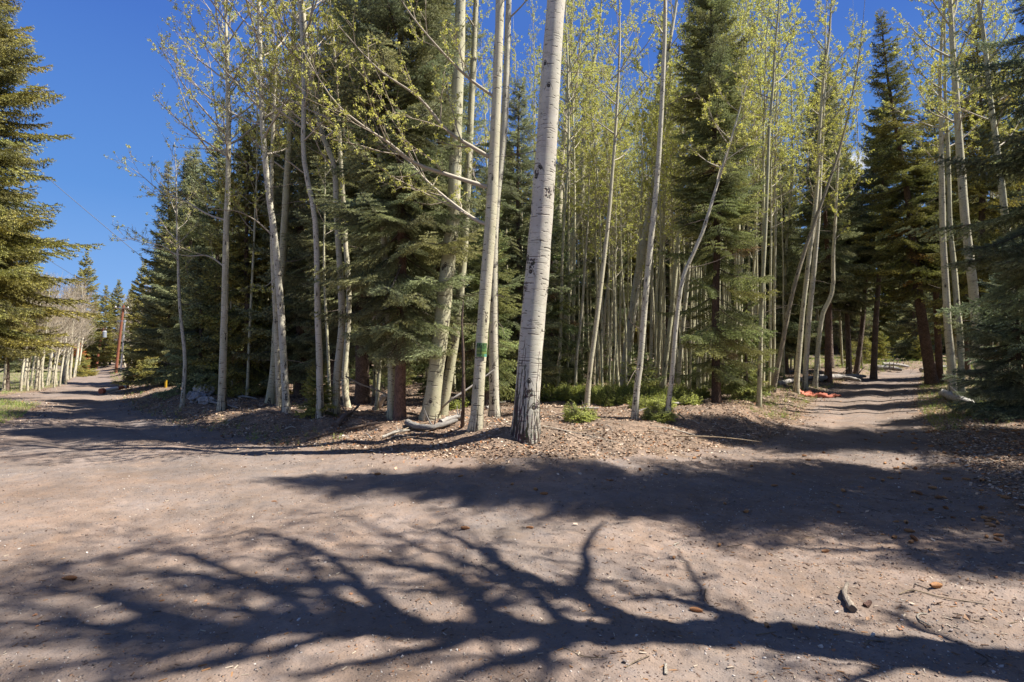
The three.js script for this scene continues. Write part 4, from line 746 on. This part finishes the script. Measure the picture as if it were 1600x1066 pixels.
// sticks, logs, rocks
const wood = { grey: [.36, .33, .30], pale: [.55, .49, .40], brown: [.20, .14, .10], tan: [.42, .32, .21], white: [.44, .42, .38] };
function stick(name, label, cat, pts, r0, r1, c, group, knots = 0) {
  const base = pts[0].clone(), loc = new THREE.CatmullRomCurve3(pts.map((p) => p.clone().sub(base))).getPoints(pts.length * 5), mb = new MB(), N = loc.length, sd = rc() * 9;
  mb.tube(loc, (k, a) => lerp(r0, r1, k / (N - 1)) * (1 + .12 * Math.sin(a * 2 + k) + .2 * n2(k * .5 + sd, a)) * (k === N - 1 ? .7 : 1) , r0 > .03 ? 11 : 7, c, c.map((v) => v * .9), 1, true);
  const g = thing(name, label, cat, base, group); part(g, r0 > .03 ? 'stem' : 'wood', mb.geo(), mats.logWood);
  for (let k = 0; k < knots; k++) { const t = .2 + .7 * rc(), p = along(loc, t), m2 = new MB(); m2.tube(growPath(p, V(rc() - .5, .3 + rc() * .7, rc() - .5), r0 * (2 + 5 * rc()), 4, rc, .1, .4), taper(5, r0 * .3, r0 * .1), 5, c, c, 1, true); part(g, 'branch_stub', m2.geo(), mats.logWood); }
  return g;
}
{
  const gp = (x, y, up_ = .01) => ground(x, y).add(V(0, up_, 0));
  stick('curved_stick', 'short thick bent stick with a pale broken tip on the near right dirt', 'stick', [gp(1333, 958, .024), gp(1325, 946, .03), gp(1320, 936, .035), gp(1325, 922, .05)], .025, .011, [.34, .28, .22]);
  stick('curved_twig', 'thin pale twig bent like a hook near the lower right corner', 'twig', [gp(1448, 961, .008), gp(1437, 962, .01), gp(1438, 972, .01), gp(1455, 980, .008)], .006, .004, wood.pale);
  stick('twig', 'thin straight tan twig below the bent stick', 'twig', [gp(1352, 1010, .006), gp(1360, 1004, .01), gp(1384, 1004, .006)], .005, .003, wood.tan);
  stick('twig', 'short white stick lying toward the camera at the bottom edge', 'twig', [gp(1040, 1040, .006), gp(1040, 1056, .006)], .008, .008, wood.pale);
  stick('twig', 'long pale root-like twig right of the bent stick', 'twig', [gp(1405, 930, .006), gp(1425, 925, .012), gp(1470, 935, .008), gp(1540, 946, .006)], .005, .003, wood.tan);
  stick('twig', 'pale twig folded in a V in the middle right dirt', 'twig', [gp(1060, 850, .006), gp(1054, 853, .01), gp(1062, 860, .006)], .007, .005, wood.pale);
  stick('curved_twig', 'bent pale twig beside a cone in the right shade', 'twig', [gp(1394, 820, .006), gp(1404, 824, .012), gp(1400, 830, .006)], .006, .004, wood.pale);
  stick('wood_chip', 'brown broken bark chip right of the bent stick', 'bark chip', [gp(1352, 950, .01), gp(1361, 944, .02)], .02, .012, [.2, .11, .08]);
  for (let k = 0; k < 46; k++) { const d = 2.9 + 6 * rc(), x = lerp(-.2, d * .9, rc() ** .6), a = rc() * 6.28, L = .05 + .22 * rc() ** 2, p = groundAt(x, d), e = groundAt(x + Math.cos(a) * L, d + Math.sin(a) * L), m = p.clone().lerp(e, .5).add(V((rc() - .5) * L * .4, .008, (rc() - .5) * L * .4)); stick('twig', 'small dry twig on the right half of the dirt', 'twig', [p.add(V(0, .004, 0)), m, e.add(V(0, .004, 0))], .0035, .002, rc() < .5 ? wood.tan : wood.brown, 'small twigs on the dirt'); }
  for (let k = 0; k < 60; k++) { const d = 9.5 + 9 * rc() ** 1.5, x = (rc() * 2 - 1) * d * .7; if (islandSD(x, d) < .5) continue; const a = rc() * 6.28, L = .3 + 1.3 * rc() ** 2, p = groundAt(x, d).add(V(0, .02, 0)), e = groundAt(x + Math.cos(a) * L, d + Math.sin(a) * L).add(V(0, .03 + .2 * rc() * rc(), 0)), m = p.clone().lerp(e, .5).add(V((rc() - .5) * L * .2, .03, (rc() - .5) * L * .2)); stick('fallen_branch', 'dry fallen branch in the leaf litter of the bank', 'branch', [p, m, e], .008 + .012 * rc(), .005, [wood.grey, wood.tan, wood.pale][rc() * 3 | 0], 'fallen branches in the leaf litter', rc() * 3 | 0); }
  stick('fallen_log', 'curved grey fallen log on the bank left of the green-sign aspen', 'log', [gp(636, 664, .05), gp(650, 672, .07), gp(672, 674, .07), gp(690, 671, .08), gp(714, 664, .09)], .06, .04, [.24, .22, .2], null, 2);
  stick('fallen_log', 'second short grey log behind the curved one', 'log', [gp(688, 664, .05), gp(705, 660, .08), gp(722, 655, .06)], .05, .04, wood.grey, null, 2);
  stick('fallen_branch', 'pale branch lying in the leaves below the curved grey log', 'branch', [gp(598, 686, .03), gp(618, 680, .05), gp(640, 676, .04)], .03, .02, wood.pale, null, 2);
  stick('dead_sapling', 'thin dark dead stem standing left of the green-sign aspen', 'dead tree', [gp(722, 668, 0), P(724, 620, 9.8), P(724, 560, 9.8), P(722, 505, 9.8), P(724, 470, 9.8)], .035, .012, [.16, .11, .08], null, 3);
  stick('leaning_pole', 'pale pole leaning between the stout aspen and the green-sign aspen', 'pole', [gp(683, 648, .05), P(705, 625, 11.4), P(735, 605, 11.6), P(772, 578, 11.9)], .026, .016, wood.grey);
  stick('leaning_branch', 'tan branch slanting down from the bent thin aspen to the mossy stem', 'branch', [P(540, 588, 12.6), P(562, 600, 12.4), P(590, 610, 12.2), P(607, 618, 12)], .016, .02, wood.tan);
  stick('fallen_branch', 'twisted dark branch lying below the wavy pale aspen', 'branch', [gp(525, 668, .05), gp(538, 658, .1), P(548, 646, 12.2), P(562, 632, 12.6)], .06, .02, [.2, .15, .12], null, 3);
  stick('fallen_branch', 'long low branch in shade left of the red spruce foot', 'branch', [gp(478, 690, .03), gp(540, 676, .06), gp(600, 664, .05)], .03, .02, wood.brown, null, 3);
  stick('split_log', 'grey split slab leaning by the mossy stem', 'log', [gp(590, 636, .02), P(601, 618, 13)], .09, .05, [.4, .38, .37]);
  stick('white_log', 'white peeling log at the foot of the aspen trio right of the track', 'log', [gp(1474, 620, .12), gp(1490, 628, .13), gp(1518, 637, .12)], .13, .10, wood.white, null, 2);
  stick('white_log', 'thin white log half hidden under the blue spruce', 'log', [gp(1508, 636, .05), gp(1530, 640, .06), gp(1545, 644, .05)], .06, .04, wood.white);
  for (const [x0, y0, x1, y1, R] of [[1276, 596, 1352, 592, .13], [1300, 592, 1345, 598, .1], [1215, 604, 1300, 590, .1], [1370, 578, 1410, 582, .14], [1380, 572, 1420, 576, .12], [1440, 582, 1480, 576, .13]]) stick('fallen_log', 'grey deadfall log beside the far part of the right track', 'log', [gp(x0, y0, R), gp((x0 + x1) / 2, (y0 + y1) / 2, R + .05), gp(x1, y1, R)], R, R * .7, wood.grey, 'deadfall logs by the right track', 2);
  for (const [x0, y0, x1, y1] of [[310, 628, 372, 640], [372, 622, 402, 626], [470, 640, 520, 632], [760, 640, 790, 630], [1010, 640, 1075, 632], [885, 646, 935, 640]]) stick('fallen_branch', 'grey branch on the wood floor just behind the front stems', 'branch', [gp(x0, y0, .04), gp((x0 + x1) / 2, (y0 + y1) / 2, .07), gp(x1, y1, .04)], .035, .02, wood.grey, 'grey branches behind the front stems', 2);
  const rock = (px, py, s, label, c) => { const g = new THREE.IcosahedronGeometry(1, 4), p = g.attributes.position, col = new Float32Array(p.count * 3), sd = rc() * 50; for (let k = 0; k < p.count; k++) { const v = V().fromBufferAttribute(p, k), f = .8 + .25 * n2(v.x * 1.3 + sd, v.y * 1.3 + v.z * 1.7) + .08 * n2b(v.x * 4 + sd, v.z * 4 - v.y * 3), m = 1 + .25 * n2b(v.x * 6 + sd, v.y * 6 + v.z * 4); p.setXYZ(k, v.x * f, Math.sign(v.y) * Math.min(.75, Math.abs(v.y * f)), v.z * f); c.forEach((q, j) => { col[k * 3 + j] = q * m; }); } g.setAttribute('color', new THREE.BufferAttribute(col, 3)); g.computeVertexNormals();
    const o = new THREE.Mesh(g, mats.plain); o.name = numbered('rock'); o.position.copy(ground(px, py)).add(V(0, s * .35, 0)); o.scale.set(s * 1.2, s * .85, s); o.rotation.y = rc() * 6; scene.add(tag(o, label, 'rock')); };
  rock(317, 618, .36, 'pale lichen-spotted rock between the crooked little aspen and the solitary one', [.42, .38, .33]);
  rock(310, 628, .3, 'grey rock in front of the pale one at the left road edge', [.28, .27, .27]);
  rock(322, 630, .2, 'small grey rock right of the two larger ones', [.33, .31, .3]);
  rock(302, 622, .22, 'small dark rock left of the pale one', [.24, .22, .2]);
}
// low junipers and saplings
{
  const set = sprays.olive1;
  const shrub = (x, y, R, Hh, label, group) => {
    const b = ground(x, y), g = thing('juniper_shrub', label, 'juniper', b, group), n = Math.round(70 * R + 18), L = set[0].v.map(() => []), M = new THREE.Matrix4(), c = new THREE.Color(), mb = new MB();
    for (let k = 0; k < n; k++) { const a = rc() * 6.28, el = .15 + 1.1 * rc(), q = Math.sqrt(rc()) * R * .75, len = (.3 + .3 * rc()) * Hh * 1.5, X = V(Math.cos(a) * Math.cos(el), Math.sin(el), Math.sin(a) * Math.cos(el)), Z = V().crossVectors(X, up).normalize(), Y = V().crossVectors(Z, X), s = len / .45, o = V(Math.cos(a) * q, .02 + .12 * rc(), Math.sin(a) * q);
      M.makeBasis(X.clone().multiplyScalar(s), Y.multiplyScalar(.9), Z.multiplyScalar(.9)).setPosition(o); const v = .9 + .6 * rc(); L[k % L.length].push([M.clone(), [v * .95, v * 1.12, v * .9]]); mb.tube([V(0, 0, 0), o, o.clone().addScaledVector(X, len * .6)], [.008, .006, .003], 4, [.2, .13, .09]); }
    part(g, 'stems', mb.geo(), mats.deadwood, 'stuff');
    L.forEach((list, j) => { const im = new THREE.InstancedMesh(set[0].v[j], mats.needle, list.length); im.name = 'foliage'; im.userData.kind = 'stuff'; list.forEach(([m, q], k) => { im.setMatrixAt(k, m); im.setColorAt(k, c.setRGB(...q)); }); g.add(im); });
  };
  const grp = 'low junipers right of the thickest aspen';
  for (const [x, y, R, Hh] of [[858, 626, .45, .5], [880, 622, .5, .5], [905, 630, .45, .45], [930, 622, .55, .55], [955, 634, .5, .5], [968, 624, .45, .6], [1005, 628, .5, .5], [1020, 640, .45, .4], [1045, 624, .5, .5], [1062, 634, .4, .4], [990, 618, .6, .6], [1080, 622, .5, .45]]) shrub(x, y, R, Hh, 'bright green juniper low among the stems right of the thickest aspen', grp);
  shrub(906, 656, .16, .28, 'tiny juniper sprig alone on the leaf litter');
  shrub(1030, 655, .22, .22, 'small flat juniper between the two front leaning aspens');
  shrub(784, 622, .5, .5, 'juniper behind the green-sign aspen, left of the thickest aspen'); shrub(708, 640, .22, .3, 'small juniper between the stout and green-sign aspens');
  const sb = ground(497, 651); S(498, -sb.z, { H: .95, h0: .06, R: .42, gap: .1, n: 6, hue: 'olive', col: [1.1, 1.2, 1], lod: 1 }, 'small green fir sapling at the foot of the slim straight aspen', null, 'fir_sapling');
  const d2 = -ground(215, 596).z; for (const [x, d, q] of [[205, d2, .7], [222, d2 - 2, .8], [236, d2 - 4, .8], [128, 52, 1.4], [118, 50, 1.1]]) S(x, d, { H: q * 1.3, h0: .05, R: q, gap: .16, n: 7, hue: 'olive', lod: 2.2, col: [1.1, 1.1, 1] }, x < 150 ? 'low yellow-green bush at the end of the white-stemmed row' : 'low yellow-green bush by the foot of the red utility pole', x < 150 ? 'bushes at the end of the white-stemmed row' : 'bushes by the red utility pole', 'low_bush');
  for (const [x, d, q] of [[1352, 38, 1], [1375, 46, 1.3], [1395, 50, 1.1], [1418, 47, 1.2], [1440, 40, 1], [1330, 36, .8], [1408, 56, 1.6], [1385, 58, 1.8]]) S(x, d, { H: q * 1.6, h0: .05, R: q, gap: .2, n: 7, hue: 'olive', lod: 2.2, col: [1.15, 1.2, 1] }, 'low light green bush at the far end of the right track', 'bushes at the far end of the right track', 'low_bush');
  const S0 = (-ground(115, 596).z); S(122, S0 + 18, { H: 3.2, h0: .4, R: 1.2, hue: 'olive', col: [2.0, .75, .9], lod: 2.2, bare: .3 }, 'rust-coloured dying spruce at the end of the white-stemmed row', null, 'dead_spruce');
}
// poles, wires, signs, litter of people
{
  const m = { red: flat(.24, .085, .045, .9), grey: flat(.5, .5, .5, .5, .4), dark: flat(.10, .07, .055, .9), steel: flat(.42, .45, .48, .4, .5), orange: flat(.40, .12, .07, .85), white: flat(.78, .76, .72, .5), yellow: flat(.75, .45, .03, .6), wire: flat(.12, .12, .13, .6), green: null };
  const pole = (label, x0, y0, x1, y1, d, w, mat, tr) => {
    const b = groundAt((x0 - CX) / F * d, d), t = P(x1, y1, d).sub(b), g = thing('utility_pole', label, 'utility pole', b), mb = new MB(); mb.tube([V(0, -.3, 0), t.clone().multiplyScalar(.5), t], [w, w * .9, w * .75], 10, [1, 1, 1], [1, 1, 1], 1, true); part(g, 'pole', mb.geo(), mat);
    const bx = new THREE.BoxGeometry(1.3, .1, .1), arm = part(g, 'crossarm', bx, m.dark); arm.position.copy(t).multiplyScalar(.955); arm.rotation.y = .6; arm.position.z += w + .06;
    for (const s of [-.5, .5]) { const i = part(g, 'insulator', new THREE.CylinderGeometry(.04, .05, .14, 8), m.white); i.position.copy(arm.position).add(V(s * Math.cos(.6), .12, -s * Math.sin(.6))); }
    if (tr) { const c = part(g, 'transformer', new THREE.CylinderGeometry(.24, .24, .8, 14), m.steel); c.position.copy(t).multiplyScalar(tr).add(V(w + .28, 0, .05)); const l = part(g, 'transformer_lid', new THREE.CylinderGeometry(.15, .27, .1, 14), m.grey); l.position.copy(c.position).add(V(0, .45, 0)); const k = part(g, 'bracket', new THREE.BoxGeometry(.3, .08, .1), m.dark); k.position.copy(c.position).add(V(-.25, .1, 0)); }
    return P(x1, y1, d);
  };
  const top1 = pole('bare red-brown utility pole standing right of the left road', 181, 588, 193, 477, 56, .135, m.red);
  const top2 = pole('smaller utility pole with a grey transformer at the end of the left road', 150, 580, 161, 511, 78, .15, m.red, .82);
  const top3 = pole('dark utility pole with a transformer behind the solitary aspen', 248, 600, 256, 430, 36, .12, m.dark, .74);
  { const d = 55, b = groundAt((189 - CX) / F * d, d), g = thing('metal_post', 'thin grey metal post beside the red-brown utility pole', 'post', b), t = P(195, 500, d).sub(b), mb = new MB(); mb.tube([V(0, -.2, 0), t.clone().multiplyScalar(.5), t], [.075, .075, .075], 10, [1, 1, 1], [1, 1, 1], 1, true); part(g, 'tube', mb.geo(), m.grey); const c = part(g, 'collar', new THREE.CylinderGeometry(.11, .11, .15, 10), m.steel); c.position.copy(t).multiplyScalar(.97); const h = part(g, 'bracket', new THREE.BoxGeometry(.9, .05, .05), m.steel); h.position.copy(t).add(V(-.3, -.1, 0)); }
  const wire = (label, a, b, sag) => { const pts = []; for (let k = 0; k <= 24; k++) { const t = k / 24, p = a.clone().lerp(b, t); p.y -= sag * 4 * t * (1 - t); pts.push(p.sub(a)); } const mb = new MB(); mb.tube(pts, taper(25, .013, .017), 5, [1, 1, 1]); const o = new THREE.Mesh(mb.geo(), m.wire); o.name = numbered('power_line'); o.position.copy(a); scene.add(tag(o, label, 'power line')); };
  wire('upper power line crossing the blue gap at the left', P(-300, -60, 26), top3, .3);
  wire('lower power line running to the red-brown pole', P(-300, 150, 30), top1, .4);
  { // traffic post lying at the roadside
    const a = ground(157, 617).add(V(0, .16, 0)), b = ground(199, 610).add(V(0, .18, 0)), g = thing('traffic_post', 'white and orange traffic post lying at the edge of the left road', 'traffic post', a.clone()), ax = b.clone().sub(a), seg = (n, t0, t1, r, mm) => { const mb = new MB(); mb.tube([ax.clone().multiplyScalar(t0), ax.clone().multiplyScalar((t0 + t1) / 2), ax.clone().multiplyScalar(t1)], [r, r, r], 12, [1, 1, 1], [1, 1, 1], 1, true); part(g, n, mb.geo(), mm); };
    seg('base', 0, .1, .13, m.orange); seg('tube', .1, .6, .085, m.white); seg('band', .6, .82, .09, m.orange); seg('tube', .82, .9, .085, m.white); seg('band', .9, 1, .09, m.orange);
  }
  { const b = ground(259, 606), g = thing('marker_post', 'small yellow marker post under the dark roadside spruce', 'marker post', b); part(g, 'post', new THREE.BoxGeometry(.075, .36, .03), m.yellow).position.y = .15; part(g, 'cap', new THREE.BoxGeometry(.085, .04, .04), m.yellow).position.y = .35; }
  { const d = 74, b = groundAt((137 - CX) / F * d, d), g = thing('road_sign', 'small yellow road sign at the far end of the left road', 'road sign', b); part(g, 'post', new THREE.BoxGeometry(.06, .8, .06), m.grey).position.y = .4; part(g, 'plate', new THREE.BoxGeometry(.62, .4, .02), m.yellow).position.set(0, .9, .045); }
  { // orange plastic netting
    const a = ground(1245, 614), b = ground(1312, 620), g = thing('plastic_netting', 'bright orange plastic netting lying crumpled at the left edge of the right track', 'netting', a), d = b.clone().sub(a), N = 26, mb = new MB(), side = V(-d.z, 0, d.x).normalize();
    for (let s = 0; s < 3; s++) { const pts = [], w = .05; for (let k = 0; k <= N; k++) { const t = lerp(s * .05, 1 - (2 - s) * .12, k / N), q = d.clone().multiplyScalar(t).addScaledVector(side, (s - 1) * .16 + .12 * Math.sin(t * 9 + s)); const w2 = a.clone().add(q); q.y = height(w2.x, -w2.z) - a.y + .05 + .045 * Math.sin(t * 21 + s * 2) * Math.sin(t * 3.1); pts.push(q); } mb.tube(pts, (k, an) => w * (1.1 + .9 * Math.abs(Math.cos(an))) * (.5 + .5 * Math.sin(Math.PI * Math.min(1, .1 + k / N))) * (1 + .4 * n2(k * .6 + s * 9, an)), 8, [1, 1, 1], [1, 1, 1], 1, true); }
    part(g, 'netting', mb.geo(), m.orange);
  }
  { // the small green sign on its aspen
    const d = -ground(744, 669).z, w = .2, h = .24, cv = document.createElement('canvas'); cv.width = 200; cv.height = 240; const c = cv.getContext('2d');
    c.fillStyle = 'rgb(88,126,68)'; c.fillRect(0, 0, 200, 240); c.fillStyle = 'rgb(122,142,66)'; c.fillRect(10, 86, 80, 44); c.fillRect(10, 150, 170, 36); c.fillStyle = 'rgb(90,150,130)'; c.fillRect(150, 190, 50, 50);
    c.fillStyle = 'rgb(18,34,18)'; c.fillRect(8, 68, 190, 10); c.fillRect(8, 136, 190, 10); c.fillRect(84, 10, 14, 190); c.fillRect(122, 12, 74, 12); c.fillRect(122, 12, 12, 46); c.fillRect(184, 12, 12, 46); c.fillRect(122, 48, 74, 10); c.fillRect(14, 14, 22, 44); c.fillRect(52, 14, 18, 44); c.fillRect(2, 200, 80, 6); c.fillRect(118, 94, 50, 10);
    const t = new THREE.CanvasTexture(cv); t.colorSpace = THREE.SRGBColorSpace;
    const N = 8, bg = new THREE.CylinderGeometry(.118, .118, h, N, 1, true, -.85, 1.7), p = P(753, 547, d), g = thing('tree_sign', 'small green sign with dark lines nailed round a slim aspen', 'sign', p);
    const plate = part(g, 'plate', bg, new THREE.MeshStandardMaterial({ map: t, roughness: .6, side: THREE.DoubleSide })); plate.rotation.z = -.03;
    for (const y of [-.1, .1]) { const nn = part(g, 'nail', new THREE.CylinderGeometry(.006, .006, .012, 8), m.steel); nn.rotation.x = Math.PI / 2; nn.position.set(0, y, .122); }
  }
}
{ // each repeat says which one it is: its neighbour and its turn from the left
  const ord = ['first', 'second', 'third', 'fourth', 'fifth', 'sixth', 'seventh', 'eighth', 'ninth', 'tenth', 'eleventh', 'twelfth', 'thirteenth', 'fourteenth', 'fifteenth', 'sixteenth', 'seventeenth', 'eighteenth', 'nineteenth', 'twentieth'];
  const anchors = [[300, 'the crooked little aspen'], [350, 'the solitary grey aspen'], [436, 'the clump of three aspens'], [505, 'the slim straight aspen'], [540, 'the bent thin aspen'], [590, 'the very thin leaning stem'], [625, 'the red-barked spruce'], [680, 'the stout cream aspen'], [746, 'the aspen with the green sign'], [822, 'the thickest aspen'], [885, 'the black-footed greenish aspen'], [930, 'the slender aspen leaning right'], [980, 'the charred-foot aspen'], [1022, 'the straight thin pole aspens'], [1060, 'the bending sapling aspen'], [1119, 'the dark drooping spruce'], [1186, 'the drooping green sprays'], [1258, 'the trio behind the netting'], [1296, 'the plain red-brown trunk'], [1364, 'the sturdy dark spruce'], [1450, 'the great leaning spruce'], [1495, 'the aspen trio right of the track'], [1536, 'the tall leaning aspen'], [1590, 'the right-edge aspen']];
  const wide = { 'slender aspens in the crowded stand': 'slender pale aspen standing behind', 'spruces deep in the wood': 'dark spruce deep in the wood behind', 'thin aspens behind the big front stems': 'thin aspen farther back behind', 'slender aspens beyond the orange netting': 'slender aspen farther back behind', 'slender aspens right of the track': 'slender shaded aspen behind', 'thin aspens among the left spruces': 'thin aspen among the spruces behind', 'spruces behind the left spruce wall': 'shaded spruce far behind', 'spruces far back on the right': 'shaded spruce far back behind', 'spruces in the farthest row': 'spruce in the farthest row behind', 'young spruces in the undergrowth': 'young undergrowth spruce behind' };
  const rows = { 'white-stemmed bare aspens by the left road': 'white stem in the leaning row left of the far road', 'distant spruces at the end of the left road': 'distant spruce closing the end of the left road', 'pale bare aspens near the utility poles': 'pale bare aspen near the utility poles', 'bushes by the red utility pole': 'low bush by the foot of the red utility pole', 'bushes at the end of the white-stemmed row': 'low bush at the end of the white-stemmed row', 'low junipers right of the thickest aspen': 'low bright juniper right of the thickest aspen', 'bushes at the far end of the right track': 'low light green bush at the far end of the right track', 'low spruces closing the far end of the right track': 'low spruce at the far end of the right track', 'deadfall logs by the right track': 'grey deadfall log by the far right track', 'grey branches behind the front stems': 'grey branch on the wood floor behind the front stems' };
  const px = (o) => CX + F * o.position.x / -o.position.z, sets = new Map();
  for (const o of scene.children) { const g = o.userData.group; if (wide[g]) { const a = anchors.reduce((b, c) => Math.abs(c[0] - px(o)) < Math.abs(b[0] - px(o)) ? c : b)[1], k = wide[g] + ' ' + a; sets.set(k, [...(sets.get(k) ?? []), o]); } else if (rows[g]) sets.set(rows[g], [...(sets.get(rows[g]) ?? []), o]); }
  for (const [text, list] of sets) list.sort((a, b) => px(a) - px(b)).forEach((o, k) => { o.userData.label = list.length === 1 ? text : text + ', ' + ord[k] + ' from left'; });
}
scene.traverse((o) => { if (o.isMesh) { o.castShadow = true; o.receiveShadow = true; } });
renderer.render(scene, camera);
